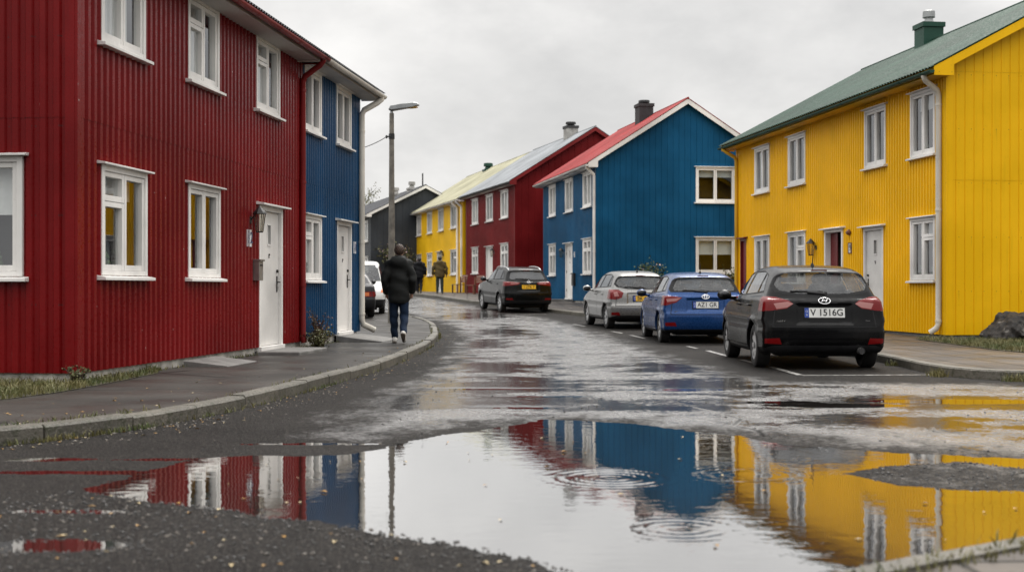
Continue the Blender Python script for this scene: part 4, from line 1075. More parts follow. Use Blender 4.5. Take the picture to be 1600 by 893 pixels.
def build_car(name, label, loc, heading, spec, paint, pitch=0., plate=None, h=.026, emblem=None, badge=None, exhaust=True, antenna=(.85, 0), rails=False, tint='car_glass', rear_tint='car_glass_rear', rim='rim_silver', tails=('lens_red', 'lens_clear'), group='cars parked along the street', seats=True, wiper=True, spokes=9):
    S = spec; L = S['L']
    LOW = chaikin(S['low'], 2, .22); UP = chaikin(S['up'], 2, .18)
    pl = S['plan']; pf = S['prof']; gz = S['gz']
    def f(x, y, z):
        ay = np.abs(y)
        xe = x - S.get('rc', .15) * ay * ay * np.clip(1 - x / 1.0, 0, 1) + .26 * ay ** 2.4 * np.clip((x - (L - 1.1)) / 1.1, 0, 1)
        w = np.interp(x, *pl) * np.interp(z, *pf)
        w = w + .010 * np.exp(-((z - .70 - .03 * x / L) / .035) ** 2) - .010 * np.exp(-((z - .60) / .05) ** 2)
        for wx in S['wheels']:
            rr = np.hypot(x - wx, z - S['wr']); w = w + .016 * np.exp(-((rr - S['ar'] - .015) / .05) ** 2)
        d1 = smax(sd_poly(xe, z, LOW), ay - w, .07)
        wg = np.interp(z, *gz) - S['gtap'] * np.clip(1 - x / 1.6, 0, 1) - .10 * np.clip((x - 2.1) / 1.0, 0, 1)
        d2 = smax(sd_poly(xe, z + .07 * ay ** 2, UP), (ay - wg) * .92, .10)
        d = smin(d1, d2, .035)
        for wx in S['wheels']:
            c = np.maximum(np.hypot(x - wx, z - S['wr']) - S['ar'], .56 - ay)
            d = smax(d, -c, .02)
        if 'recess' in S:   # the hollow in the tailgate that holds the plate
            a, b, c = S['recess']
            box_ = np.maximum(np.maximum(ay - a, np.abs(z - b) - c), x - .5)
            d = np.where(x < .5, d + .022 * np.clip(-box_ / .03, 0, 1), d)
        return d
    V, Q, N = nets(f, (-.10, -1.02, .12), (L + .1, 1.02, S.get('top', 1.56)), h)
    bm = bmesh.new()
    vs = [bm.verts.new(p) for p in V.tolist()]
    for q in Q.tolist():
        try: bm.faces.new([vs[i] for i in q])
        except ValueError: pass
    bm.normal_update()
    lay = bm.faces.layers.int.new('part')
    regs = []     # (axes, polygon, face test, part id)
    names = ['body']
    def reg(part, ax, poly, test):
        if part not in names: names.append(part)
        regs.append((ax, poly, test, names.index(part)))
    sd_t = lambda c, n: abs(n.y) > .40 and c.z > .9
    for sgn, sn in ((1, 'a'), (-1, 'b')):
        side = lambda c, n, s=sgn: n.y * s > .35 and c.z > .86
        reg('trim', 'xz', S['dlo'], side)
        for wn, poly in S['wins']: reg(wn + '|' + sn, 'xz', poly, side)
        rear = lambda c, n, s=sgn: c.x < S['tail_x'] + .0 and (n.x < -.25 or n.y * s > .4) and c.y * s > 0
        m = lambda P, s=sgn: [(a * s, b) for a, b in P]
        reg('tail_light|' + sn, 'yz', m(S['tail']), rear)
        if S.get('tail_in'): reg('tail_lens|' + sn, 'yz', m(S['tail_in']), rear)
        if S.get('refl'): reg('reflector|' + sn, 'yz', m(S['refl']), lambda c, n: c.x < .4 and n.x < -.2)
        reg('headlight|' + sn, 'yz', m(S['head']), lambda c, n, s=sgn: c.x > L - .75 and (n.x > .15 or n.y * s > .5) and c.y * s > 0)
        if S.get('head_in'): reg('indicator|' + sn, 'yz', m(S['head_in']), lambda c, n, s=sgn: c.x > L - .75 and (n.x > .15 or n.y * s > .5) and c.y * s > 0)
    reg('trim', 'yz', S['rtrim'], lambda c, n: c.x < .8 and n.x < -.22 and c.z > 1.0)
    reg('rear_window', 'yz', S['rwin'], lambda c, n: c.x < .8 and n.x < -.22 and c.z > 1.0)
    reg('windscreen', 'yz', S['fwin'], lambda c, n: c.x > 2.0 and n.x > .2 and n.z > .2)
    b0, b1, b2 = S['bump']
    reg('rear_valance', 'yz', [(-.95, .1), (.95, .1), (.95, b0), (.70, b1), (-.70, b1), (-.95, b0)], lambda c, n: c.x < .6 and n.x < .3)
    reg('sill_trim', 'xz', [(.9, .1), (3.4, .1), (3.4, .27), (.9, .27)], lambda c, n: abs(n.y) > .1)
    if S.get('black_bumper'):
        reg('rear_bumper', 'yz', [(-1, .30), (1, .30), (1, .56), (-1, .56)], lambda c, n: c.x < .75 and (n.x < -.2 or abs(n.y) > .3))
        reg('front_bumper', 'yz', [(-1, .18), (1, .18), (1, .54), (-1, .54)], lambda c, n: c.x > L - .75 and (n.x > .2 or abs(n.y) > .3))
    # shut lines of doors and tailgate
    hw = .0065
    a, b, c3 = S['doors']
    for xx in S['doors']:
        reg('shut_line', 'xz', [(xx - hw, .30), (xx + hw, .30), (xx + hw, 1.05), (xx - hw, 1.05)], lambda c, n: abs(n.y) > .55 and c.z < 1.06)
    reg('shut_line', 'xz', [(1.2, .30), (c3, .30), (c3, .312), (1.2, .312)], lambda c, n: abs(n.y) > .4)
    gl = S.get('gate_z', .60)
    reg('shut_line', 'yz', [(-.72, gl), (.72, gl), (.72, gl + .014), (-.72, gl + .014)], lambda c, n: c.x < .3 and n.x < -.3)
    for s in (1, -1):
        reg('shut_line', 'yz', [(s * .715, gl), (s * .73, gl), (s * .69, .84), (s * .675, .84)], lambda c, n: c.x < .3 and n.x < -.25)
    for ax, poly, test, pid in regs:
        ia, ib = {'x': 0, 'y': 1, 'z': 2}[ax[0]], {'x': 0, 'y': 1, 'z': 2}[ax[1]]
        pa = [p[0] for p in poly]; pb = [p[1] for p in poly]; mg = .06
        def near_faces():
            out = []
            for fc in bm.faces:
                c = fc.calc_center_median()
                if min(pa) - mg < c[ia] < max(pa) + mg and min(pb) - mg < c[ib] < max(pb) + mg and test(c, fc.normal): out.append(fc)
            return out
        fs = near_faces()
        for i in range(len(poly)):
            p, q = poly[i], poly[(i + 1) % len(poly)]
            dx, dz = q[0] - p[0], q[1] - p[1]
            no = [0, 0, 0]; co = [0, 0, 0]
            no[ia] = dz; no[ib] = -dx; co[ia] = p[0]; co[ib] = p[1]
            nv = Vector(no).normalized(); cv = Vector(co)
            # only cut faces that touch the segment
            sel = []
            for fc in fs:
                if not fc.is_valid: continue
                ds = [(v.co - cv).dot(nv) for v in fc.verts]
                if min(ds) < -1e-5 and max(ds) > 1e-5: sel.append(fc)
            if not sel: continue
            g = set(sel)
            for fc in sel: g.update(fc.edges); g.update(fc.verts)
            bmesh.ops.bisect_plane(bm, geom=list(g), dist=1e-5, plane_co=cv, plane_no=nv)
            bm.normal_update(); fs = near_faces()
        for fc in fs:
            c = fc.calc_center_median()
            if pip(c[ia], c[ib], poly): fc[lay] = pid
    root = empty(name, loc, 0); root.rotation_euler = (0, -pitch, heading)
    root['label'] = label; root['category'] = 'van' if 'van' in name else 'car'
    matof = {'body': paint, 'trim': 'car_trim', 'tail_light': tails[0], 'tail_lens': tails[1], 'reflector': 'lens_red', 'headlight': 'lens_lamp', 'indicator': 'lens_amber', 'rear_window': rear_tint, 'windscreen': 'car_glass' if seats else tint, 'rear_valance': 'car_trim', 'sill_trim': 'car_trim', 'rear_bumper': 'car_trim', 'front_bumper': 'car_trim', 'shut_line': 'car_trim', 'rear_quarter_window': tint, 'rear_door_window': tint, 'front_door_window': tint, 'side_window': tint}
    # body with its trims as material slots; lamps and windows as parts
    inbody = ('body', 'trim', 'shut_line', 'sill_trim')
    groups = {}
    for fc in bm.faces:
        nm = names[fc[lay]]; key = 'body' if nm in inbody else nm
        groups.setdefault(key, []).append((fc, nm))
    for key, fl in groups.items():
        ids = {}; pv = []; pf_ = []; mi = []
        kind = key.split('|')[0]
        push = {'rear_window': -.006, 'windscreen': -.006}.get(kind, -.006 if 'window' in kind else (.004 if kind in ('tail_light', 'tail_lens', 'headlight') else 0))
        for fc, nm in fl:
            q = []
            for v in fc.verts:
                if v.index not in ids or True:
                    k = v
                    if k not in ids: ids[k] = len(pv); pv.append(v.co.copy())
                    q.append(ids[k])
            pf_.append(q); mi.append(inbody.index(nm) if key == 'body' else 0)
        P = np.array([tuple(p) for p in pv])
        G = grad(f, P); G /= np.linalg.norm(G, axis=1, keepdims=True) + 1e-9
        P2 = P + G * push
        me = bpy.data.meshes.new(kind); me.from_pydata(P2.tolist(), [], pf_)
        ml = [paint, 'car_trim', 'car_trim', 'car_trim'] if key == 'body' else [matof[kind]]
        for m in ml: me.materials.append(MATS[m])
        me.polygons.foreach_set('material_index', mi)
        me.polygons.foreach_set('use_smooth', [True] * len(me.polygons)); me.update()
        me.normals_split_custom_set_from_vertices(G.tolist())
        o = bpy.data.objects.new(kind, me); COL.objects.link(o); o.parent = root
    bm.free()
    # surface finders
    def rx(y, z):
        xsn = np.linspace(-.1, 1.2, 400); v = f(xsn, np.full(400, y), np.full(400, z))
        i = np.argmax(v < 0); return xsn[i] if v[i] < 0 else .3
    def fx(y, z):
        xsn = np.linspace(L + .1, L - 1.5, 400); v = f(xsn, np.full(400, y), np.full(400, z)); i = np.argmax(v < 0); return xsn[i]
    def sy(x, z):
        ysn = np.linspace(1.1, .2, 300); v = f(np.full(300, x), ysn, np.full(300, z)); i = np.argmax(v < 0); return ysn[i]
    def rz(x, y):
        zsn = np.linspace(1.9, .6, 500); v = f(np.full(500, x), np.full(500, y), zsn); i = np.argmax(v < 0); return zsn[i]
    # wheels
    R_ = S['wr']; WV = .195
    for wx in S['wheels']:
        for s in (1, -1):
            yc = s * (np.interp(wx, *pl) - .03)
            M = Matrix.Translation((wx, yc, R_)) @ Matrix.Rotation(-s * math.pi / 2, 4, 'X')
            t = MB(); ri = R_ * .68
            t.lathe([(ri, 0), (ri + .012, .003), (R_ - .03, .002), (R_ - .006, -.012), (R_, -.035), (R_, -WV + .03), (R_ - .02, -WV), (ri, -WV), (ri * .95, -WV * .5)], 40, M, cap=False)
            wh = t.build('wheel', MATS['tyre'], root, smooth='auto')
            r = MB()
            r.lathe([(ri + .002, -.006), (ri - .012, -.002), (ri - .028, -.022), (ri - .034, -.09), (.02, -.10)], 40, M, cap=False)
            r.lathe([(.056, -.03), (.05, -.012), (.03, -.006), (.0, -.005)], 20, M)
            for k in range(spokes):
                a = 2 * math.pi * k / spokes; ca, sa = math.cos(a), math.sin(a); w0, w1 = .026, .034
                P = [(.04, -w0), (ri - .012, -w1), (ri - .012, w1), (.04, w0)]
                poly = [M @ Vector((ca * p - sa * q, sa * p + ca * q, -.018 if p < .1 else -.012)) for p, q in P]
                r.prism(poly, (M.to_3x3() @ Vector((0, 0, -.03))), mi=1)
            r.build('rim', [MATS['rim_dark'], MATS[rim]], wh, smooth='auto')
    # under body
    ub = MB(); ub.box(.42, L - .35, -.62, .62, .20, .42); ub.box(.5, 1.0, -.55, .55, .17, .3); ub.tube([(S['wheels'][0], -.72, R_), (S['wheels'][0], .72, R_)], .05, 8)
    ub.build('underbody', MATS['car_trim'], root)
    # cabin
    cb = MB(); cb.box(.55, L - 1.35, -.70, .70, .42, .78); cb.box(L - 1.75, L - 1.25, -.66, .66, .6, 1.0); cb.box(.32, .75, -.64, .64, .5, .92)
    ib = cb.build('cabin', MATS['cabin'], root)
    if seats:
        sx = L / 4.3
        for (x, y) in ((1.95, .36), (1.95, -.36)):
            sm = MB(); sm.ball((x * sx, y, .92), .10, .24, .36); sm.ball((x * sx - .02, y, 1.28), .06, .14, .10); sm.build('front_seat', MATS['seat_cloth'], root, smooth=True)
        sm = MB(); sm.ball((.98 * sx, 0, .86), .13, .62, .28)
        for y in (.38, -.38): sm.ball((.93 * sx, y, 1.14), .055, .13, .075)
        sm.build('rear_seat', MATS['seat_cloth'], root, smooth=True)
        mm = MB(); mm.box(2.50 * sx, 2.53 * sx, -.12, .12, 1.24, 1.31); mm.build('inner_mirror', MATS['cabin'], root)
    # door mirrors
    for s in (1, -1):
        x = S['doors'][2] - .17; z = S.get('mir_z', 1.02); y = sy(x, z - .06)
        m = MB(); m.ball((x, s * (y + .155), z + .02), .075, .115, .082, 14, 10)
        m.tube([(x + .02, s * (y - .04), z - .035), (x + .01, s * (y + .09), z - .02)], .03, 8)
        mo = m.build('door_mirror', MATS[S.get('mir', paint)], root, smooth=True)
        g = MB(); g.ball((x - .052, s * (y + .158), z + .02), .030, .098, .066, 14, 8); g.build('mirror_glass', MATS['car_glass_dark'], mo, smooth=True)
    # handles
    for s in (1, -1):
        for x in (S['doors'][0] + .17, S['doors'][1] + .18):
            if x > S['doors'][2] - .4: continue
            y = sy(x, S['hz']); m = MB()
            m.tube([(x - .10, s * (y - .004), S['hz']), (x - .08, s * (y + .028), S['hz']), (x + .08, s * (y + .028), S['hz']), (x + .10, s * (y - .004), S['hz'])], .014, 8)
            m.build('door_handle', MATS[paint], root, smooth='auto')
    # tailgate fittings
    if wiper:
        z = S.get('wip_z', 1.075); m = MB(); x0 = rx(0, z) - .02
        m.tube([(rx(-.03, z - .01) - .018, -.03, z - .01), (rx(.2, z + .015) - .022, .22, z + .015)], .016, 8)
        m.tube([(rx(.0, z + .015) - .016, .0, z + .02), (rx(.45, z + .03) - .012, .45, z + .03)], .010, 6)
        m.lathe([(.03, -.01), (.03, .02)], 10, Matrix.Translation((rx(-.03, z - .01), -.03, z - .01)) @ Matrix.Rotation(-math.pi / 2, 4, 'Y'))
        m.build('rear_wiper', MATS['black_rubber'], root)
    if plate:
        z = S['plate_z']; w, hh = plate.get('w', .52), plate.get('h', .115); yp = plate.get('y', 0)
        xp = min(rx(yp + w / 2, z), rx(yp - w / 2, z), rx(yp, z)) - .006 if not plate.get('front') else fx(yp, z) + .01
        tilt = Matrix.Identity(4)
        a = math.atan2(rx(yp, z + .05) - rx(yp, z - .05), .10)
        B = Matrix.Translation((xp, yp, z)) @ Matrix.Rotation(a * .7, 4, 'Y') @ Matrix(((0, 0, -1, 0), (-1, 0, 0, 0), (0, 1, 0, 0), (0, 0, 0, 1)))
        m = MB(); m.box(-w / 2, w / 2, -hh / 2, hh / 2, -.03, .004, B)
        m.box(-w / 2 - .014, w / 2 + .014, -hh / 2 - .02, hh / 2 + .012, -.045, .0, B, mi=1)
        if plate.get('eu'): m.box(-w / 2, -w / 2 + .06, -hh / 2, hh / 2, .003, .0062, B, mi=2)
        po = m.build('licence_plate', [MATS[plate.get('mat', 'plate_white')], MATS['car_trim'], MATS['plate_blue']], root)
        t = MB(); text_bm(plate['txt'], hh * .98, B @ Matrix.Translation((.03 if plate.get('eu') else 0, .0, .0055)) @ Matrix.Diagonal((plate.get('sx', .92), 1, 1, 1)), t, .001)
        t.build('plate_lettering', MATS['plate_ink'], po, fix=False)
        if plate.get('eu'):
            t = MB(); c = B @ Matrix.Translation((-w / 2 + .03, .02, .0068))
            for k in range(8):
                t.box(-.003, .003, -.003, .003, 0, .001, c @ Matrix.Translation((.014 * math.cos(k * math.pi / 4), .014 * math.sin(k * math.pi / 4), 0)))
            text_bm('IS', .032, B @ Matrix.Translation((-w / 2 + .03, -.033, .0066)), t, .001); t.build('plate_band_mark', MATS['plate_white'], po, fix=False)
    if emblem:
        z = S['emb_z']; x = rx(0, z) - .006
        a = math.atan2(rx(0, z + .05) - rx(0, z - .05), .10)
        B = Matrix.Translation((x, 0, z)) @ Matrix.Rotation(a, 4, 'Y') @ Matrix(((0, 0, -1, 0), (-1, 0, 0, 0), (0, 1, 0, 0), (0, 0, 0, 1)))
        m = MB()
        def ring(rx_, ry_, r=.0075, cx=0, cy=0):
            m.tube([B @ Vector((cx + rx_ * math.cos(q), cy + ry_ * math.sin(q), .004)) for q in np.linspace(0, 2 * math.pi, 25)], r, 6, cap=False)
        if emblem == 'oval_h':
            ring(.082, .050)
            for k, (p, q) in enumerate((((-.045, -.030), (-.012, .034)), ((.012, -.034), (.045, .030)), ((-.030, .0), (.030, .002)))):
                m.tube([B @ Vector((p[0], p[1], .004)), B @ Vector((q[0], q[1], .004))], .0085, 6)
        elif emblem == 'ovals':
            ring(.075, .048); ring(.026, .046, .006); ring(.050, .018, .006, 0, .022)
        else: ring(.055, .055); m.tube([B @ Vector((-.035, .03, .004)), B @ Vector((-.012, -.03, .004)), B @ Vector((0, .02, .004)), B @ Vector((.012, -.03, .004)), B @ Vector((.035, .03, .004))], .006, 6)
        m.build('emblem', MATS['chrome'], root, smooth=True)
    for txt, y, z, sz in (badge or ()):
        x = rx(y, z) - .004
        B = Matrix.Translation((x, y, z)) @ Matrix(((0, 0, -1, 0), (-1, 0, 0, 0), (0, 1, 0, 0), (0, 0, 0, 1)))
        t = MB(); text_bm(txt, sz, B, t, .003); t.build('badge_lettering', MATS['chrome'], root, fix=False)
    if exhaust:
        m = MB(); m.tube([(.35, -.50, .275), (.02, -.50, .27)], .045, 14); m.tube([(.10, -.50, .27), (.0, -.50, .27)], .048, 14, cap=False)
        m.tube([(.03, -.50, .27), (-.001, -.50, .27)], .040, 12, mi=1); m.build('exhaust', [MATS['grey_metal'], MATS['cabin']], root, smooth='auto')  # dark disc in the pipe mouth stands in for the shade of its hollow
    if antenna:
        ax, ay = antenna; z = rz(ax, ay); m = MB(); m.lathe([(.032, -.01), (.022, .03), (.012, .05)], 10, Matrix.Translation((ax, ay, z)))
        m.tube([(ax, ay, z + .03), (ax - .07, ay, z + .20)], [.007, .005], 6); m.build('antenna', MATS['black_rubber'], root)
    if rails:
        for s in (1, -1):
            m = MB(); P = []
            for q in np.linspace(0, 1, 12):
                x = .62 + 1.75 * q; y = s * .60; P.append((x, y, rz(x, y) + .055 * min(1, 6 * q, 6 * (1 - q)) - .01))
            m.tube(P, .017, 8); m.build('roof_rail', MATS['chrome'], root, smooth=True)
    # rear spoiler lamp
    if S.get('stop', True):
        z = S.get('stop_z', 1.395); m = MB(); x = rx(0, z)
        m.box(x - .006, x + .03, -.11, .11, z - .012, z + .012); m.build('stop_lamp', MATS['lens_deep_red'], root)
    return root

def mod(base, **k):
    d = dict(base); d.update(k); return d
HB = math.atan2(1, .012)
build_car('black_hatchback', 'black hatchback nearest the camera, white plate and red and clear tail lights', (4.37, 17.82, 0.007), HB, mod(HATCH, recess=(.40, .78, .15), mir='paint_black'), 'paint_black',
          plate=dict(txt='V 1516G', eu=True, w=.56, h=.135, sx=.96), emblem='oval_h', badge=(('ceed grey', .58, .685, .045), ('drive', -.60, .69, .035)), h=.024)
BL = mod(HATCH, L=4.18, wheels=(.76, 3.36), tail=[(.47, .955), (.60, .85), (.80, .79), (1.0, .79), (1.0, .99), (.74, .985)], tail_in=[(.50, .945), (.60, .88), (.78, .86), (.80, .92)],
         rwin=[(-.64, 1.16), (-.62, 1.09), (.62, 1.09), (.64, 1.16), (.56, 1.30), (.48, 1.345), (-.48, 1.345), (-.56, 1.30)], rtrim=[(-.74, 1.18), (-.70, 1.06), (.70, 1.06), (.74, 1.18), (.64, 1.33), (.5, 1.375), (-.5, 1.375), (-.64, 1.33)],
         low=[(.16, .21), (.05, .27), (.005, .40), (.0, .60), (.05, .68), (.085, .90), (.11, 1.00), (.5, 1.03), (2.9, .975), (3.45, .90), (3.92, .77), (4.12, .63), (4.18, .48), (4.15, .28), (4.0, .20)],
         recess=(.40, .80, .14), doors=(1.0, 1.80, 2.84), bump=(.27, .30, .40))
build_car('blue_hatchback', 'bright blue hatchback parked between the black hatchback and the silver one', (3.98, 26.2, 0.007), math.atan2(1, -.03), BL, 'paint_blue',
          plate=dict(txt='AZ1 GR', eu=True, w=.52, h=.13), emblem='ovals', badge=(('aura', .60, .665, .05),), exhaust=False, antenna=(.75, .0))
SV = mod(HATCH, L=3.98, wheels=(.66, 3.18), low=[(.16, .22), (.05, .28), (.005, .42), (.0, .60), (.05, .66), (.075, .86), (.12, 1.00), (.5, 1.06), (2.75, 1.0), (3.25, .93), (3.7, .80), (3.92, .66), (3.98, .48), (3.95, .28), (3.8, .20)],
         up=[(.12, .88), (.17, 1.06), (.34, 1.32), (.36, 1.41), (.62, 1.475), (1.2, 1.525), (1.8, 1.515), (2.26, 1.43), (2.98, 1.0), (2.8, .84)], top=1.62,
         tail=[(.50, .95), (.55, .82), (.70, .77), (1.0, .80), (1.0, 1.03), (.62, 1.03)], tail_in=[(.62, .86), (.74, .85), (.76, .96), (.66, .97)], doors=(.95, 1.72, 2.66), wins=[('rear_quarter_window', [(.62, 1.13), (.90, 1.11), (.92, 1.385), (.82, 1.35)]), ('rear_door_window', [(.955, 1.105), (1.68, 1.08), (1.68, 1.41), (1.2, 1.42), (.97, 1.395)]), ('front_door_window', [(1.75, 1.08), (2.68, 1.05), (2.28, 1.335), (1.95, 1.405), (1.75, 1.41)])],
         dlo=[(.56, 1.105), (.92, 1.085), (2.76, 1.03), (2.32, 1.355), (1.98, 1.43), (1.2, 1.44), (.78, 1.37)], recess=(.42, .80, .15), bump=(.28, .36, .42), mir='grey_metal')
build_car('silver_hatchback', 'silver hatchback with a yellow plate, parked ahead of the blue hatchback', (3.42, 33.3, zt(33.3) + .007), math.atan2(2.4, -.34), SV, 'paint_silver', pitch=math.atan2(.05, 4),
          plate=dict(txt='BK 417', mat='plate_yellow', eu=True, w=.50, h=.13), emblem=None, exhaust=False, antenna=(.72, .0))
SUV = mod(HATCH, L=4.45, low=[(.18, .28), (.06, .33), (.01, .48), (.0, .68), (.04, .80), (.07, 1.02), (.12, 1.12), (.5, 1.16), (3.1, 1.10), (3.6, 1.04), (4.1, .93), (4.38, .76), (4.45, .58), (4.42, .34), (4.25, .26)],
          up=[(.12, 1.0), (.17, 1.16), (.42, 1.45), (.42, 1.54), (.68, 1.60), (1.3, 1.65), (2.0, 1.64), (2.48, 1.56), (3.2, 1.10), (3.05, .95)], top=1.72,
          plan=([0, .10, .35, .9, 2.0, 3.3, 3.9, 4.2, 4.45], [.82, .88, .91, .92, .92, .91, .88, .82, .70]), gz=([.95, 1.12, 1.32, 1.5, 1.68], [.89, .86, .775, .70, .60]),
          prof=([.25, .36, .6, .78, .9, 1.12], [.94, .985, 1.0, .995, .985, .945]), wheels=(.84, 3.48), wr=.345, ar=.40,
          dlo=[(.62, 1.21), (1.0, 1.185), (3.0, 1.13), (2.52, 1.48), (2.15, 1.555), (1.3, 1.56), (.90, 1.49)],
          wins=[('rear_quarter_window', [(.70, 1.235), (.99, 1.215), (1.0, 1.515), (.93, 1.475)]), ('rear_door_window', [(1.04, 1.21), (1.82, 1.185), (1.82, 1.53), (1.3, 1.54), (1.06, 1.52)]), ('front_door_window', [(1.89, 1.18), (2.90, 1.155), (2.50, 1.46), (2.15, 1.53), (1.89, 1.53)])],
          rwin=[(-.66, 1.25), (-.62, 1.20), (.62, 1.20), (.66, 1.25), (.58, 1.43), (.5, 1.48), (-.5, 1.48), (-.58, 1.43)], rtrim=[(-.8, 1.27), (-.74, 1.16), (.74, 1.16), (.8, 1.27), (.70, 1.5), (.55, 1.54), (-.55, 1.54), (-.70, 1.5)],
          fwin=[(-.72, 1.15), (.72, 1.15), (.60, 1.54), (-.60, 1.54)], tail=[(.30, 1.06), (.34, 1.02), (.62, .98), (1.0, .96), (1.0, 1.12), (.62, 1.11), (.34, 1.09)], tail_in=[(.36, 1.045), (.66, 1.03), (.66, 1.065), (.36, 1.075)],
          refl=[(.58, .46), (.84, .47), (.84, .53), (.62, .535)], head=[(.50, .80), (.95, .84), (.95, .98), (.55, .90)], bump=(.36, .46, .60), plate_z=.93, emb_z=1.10, doors=(1.02, 1.855, 2.98), hz=1.03, mir_z=1.16, wip_z=1.2, gate_z=.72, stop_z=1.52, recess=(.42, .92, .15))
build_car('black_suv', 'black estate with roof rails and a yellow plate, farthest parked car on the right', (.62, 45.7, zt(45.7) + .007), math.atan2(2.6, -.74), SUV, 'paint_night', pitch=math.atan2(.10, 4), h=.036,
          plate=dict(txt='1 2TK 7', mat='plate_yellow', w=.52, h=.14), emblem='round', exhaust=False, antenna=None, rails=True, tint='car_glass_dark', rear_tint='car_glass_dark', tails=('lens_red', 'lens_clear'), seats=False)
SAL = mod(HATCH, L=4.40, low=[(.14, .24), (.04, .30), (.0, .44), (.0, .58), (.03, .72), (.05, .93), (.10, .98), (.75, 1.0), (3.1, .95), (3.7, .88), (4.2, .74), (4.36, .62), (4.40, .46), (4.36, .26), (4.2, .2)],
          up=[(.55, .88), (.72, 1.0), (1.20, 1.33), (1.5, 1.385), (2.0, 1.395), (2.45, 1.34), (3.15, .95), (3.0, .84)], top=1.46,
          plan=([0, .08, .3, .9, 2.0, 3.3, 3.9, 4.2, 4.4], [.76, .80, .83, .845, .85, .84, .80, .74, .64]), gz=([.85, 1.0, 1.2, 1.4], [.81, .785, .69, .57]), gtap=.0,
          dlo=[(.98, 1.03), (3.0, .98), (2.5, 1.28), (2.1, 1.33), (1.4, 1.32)], wins=[('rear_door_window', [(1.08, 1.045), (1.92, 1.02), (1.92, 1.31), (1.42, 1.30)]), ('front_door_window', [(2.0, 1.02), (2.9, .995), (2.48, 1.26), (2.1, 1.315), (2.0, 1.315)])],
          rwin=[(-.60, 1.06), (.60, 1.06), (.50, 1.29), (-.50, 1.29)], rtrim=[(-.66, 1.03), (.66, 1.03), (.55, 1.32), (-.55, 1.32)], fwin=[(-.66, 1.0), (.66, 1.0), (.54, 1.33), (-.54, 1.33)],
          tail=[(.36, .645), (.95, .645), (.95, .80), (.36, .80)], tail_in=[(.46, .67), (.62, .67), (.62, .775), (.46, .775)], refl=None, doors=(1.1, 1.96, 3.0), hz=.84, wheels=(.92, 3.5), wr=.30, ar=.345, bump=(.24, .30, .32), black_bumper=True, stop=False, plate_z=.88, rc=.10, mir='car_trim', gate_z=.62)
build_car('grey_saloon', 'old charcoal grey saloon with red lamps, parked in front of the white car', (-4.86, 38.0, zt(38) + .115), math.atan2(1, -.17), SAL, 'paint_charcoal', pitch=.02, h=.034,
          plate=dict(txt='KR 204', w=.46, h=.11), wiper=False, exhaust=False, antenna=None, tint='car_glass_dark', rear_tint='car_glass_dark', tails=('lens_red', 'lens_amber'), seats=False)
VAN = mod(SUV, L=4.30, low=[(.16, .26), (.05, .32), (.0, .46), (.0, .66), (.02, .80), (.03, 1.02), (.06, 1.12), (.5, 1.14), (3.0, 1.08), (3.5, 1.03), (3.95, .92), (4.18, .78), (4.28, .58), (4.26, .32), (4.1, .24)],
          up=[(.03, .9), (.04, 1.16), (.12, 1.5), (.22, 1.68), (.6, 1.76), (1.4, 1.80), (2.0, 1.78), (2.4, 1.70), (3.15, 1.06), (3.0, .95)], top=1.88,
          gz=([.95, 1.12, 1.32, 1.5, 1.8], [.87, .85, .80, .745, .65]), dlo=[(.3, 1.2), (2.95, 1.12), (2.45, 1.58), (2.1, 1.66), (.5, 1.66)], wins=[('rear_door_window', [(.4, 1.23), (1.8, 1.2), (1.8, 1.62), (.55, 1.62)]), ('front_door_window', [(1.89, 1.18), (2.84, 1.15), (2.44, 1.55), (2.1, 1.62), (1.89, 1.62)])],
          fwin=[(-.74, 1.12), (.74, 1.12), (.62, 1.66), (-.62, 1.66)], rwin=[(-.62, 1.25), (.62, 1.25), (.58, 1.6), (-.58, 1.6)], rtrim=[(-.68, 1.22), (.68, 1.22), (.62, 1.64), (-.62, 1.64)],
          head=[(.48, .76), (.95, .74), (.95, 1.02), (.62, 1.00)], head_in=[(.74, .76), (.95, .75), (.95, 1.0), (.80, .98)], black_bumper=True, stop=False, tail=[(.72, .9), (1.0, .9), (1.0, 1.3), (.75, 1.3)], tail_in=None, wheels=(.75, 3.42))
hv = math.atan2(-1, .10)
build_car('white_van', 'white small van facing the camera with an amber headlight corner, behind the grey saloon', (-5.02 - .0995 * 4.28, 41.6 + 4.28, zt(44) + .10), hv, VAN, 'paint_white', pitch=-.02, h=.036, plate=None, wiper=False, exhaust=False, antenna=None, seats=True)
# ------------------------------------------------------------------ people
plain('skin', (.42, .24, .17), .55, var=.08); plain('hair_brown', (.040, .020, .011), .6, var=.5, nscale=30); plain('hair_dark', (.018, .014, .012), .6, var=.4, nscale=30)
def cloth(name, col, scale=60, rough=.85, spec=.25):
    t = NT(name); v = t.coord(); n = t.noise(v, 4, 4); n2 = t.noise(v, scale, 2)
    c = t.mix(t.ss(n, .3, .7), tuple(x * .78 for x in col), tuple(x * 1.2 for x in col))
    b = t.n('Bump', {'Strength': .5, 'Distance': .02, 'Height': t.math('ADD', t.noise(t.coord('Object', (1.2, 1.2, 2.2)), 6.5, 4, .6), t.math('MULTIPLY', n2, .06))}).outputs[0]
    MATS[name] = t.done(t.bsdf(col=c, rough=rough, nrm=b, spec=spec))
cloth('jacket_black', (.009, .010, .0095), rough=.7); cloth('jeans', (.010, .021, .046)); cloth('trousers_dark', (.012, .012, .015)); cloth('coat_black', (.009, .009, .011)); cloth('parka_olive', (.095, .068, .028)); cloth('trousers_green', (.030, .040, .035)); cloth('knit_dark', (.02, .018, .018))
plain('shoe_white', (.62, .60, .56), .6); plain('shoe_dark', (.02, .018, .016), .5); plain('sole', (.12, .10, .08), .7)

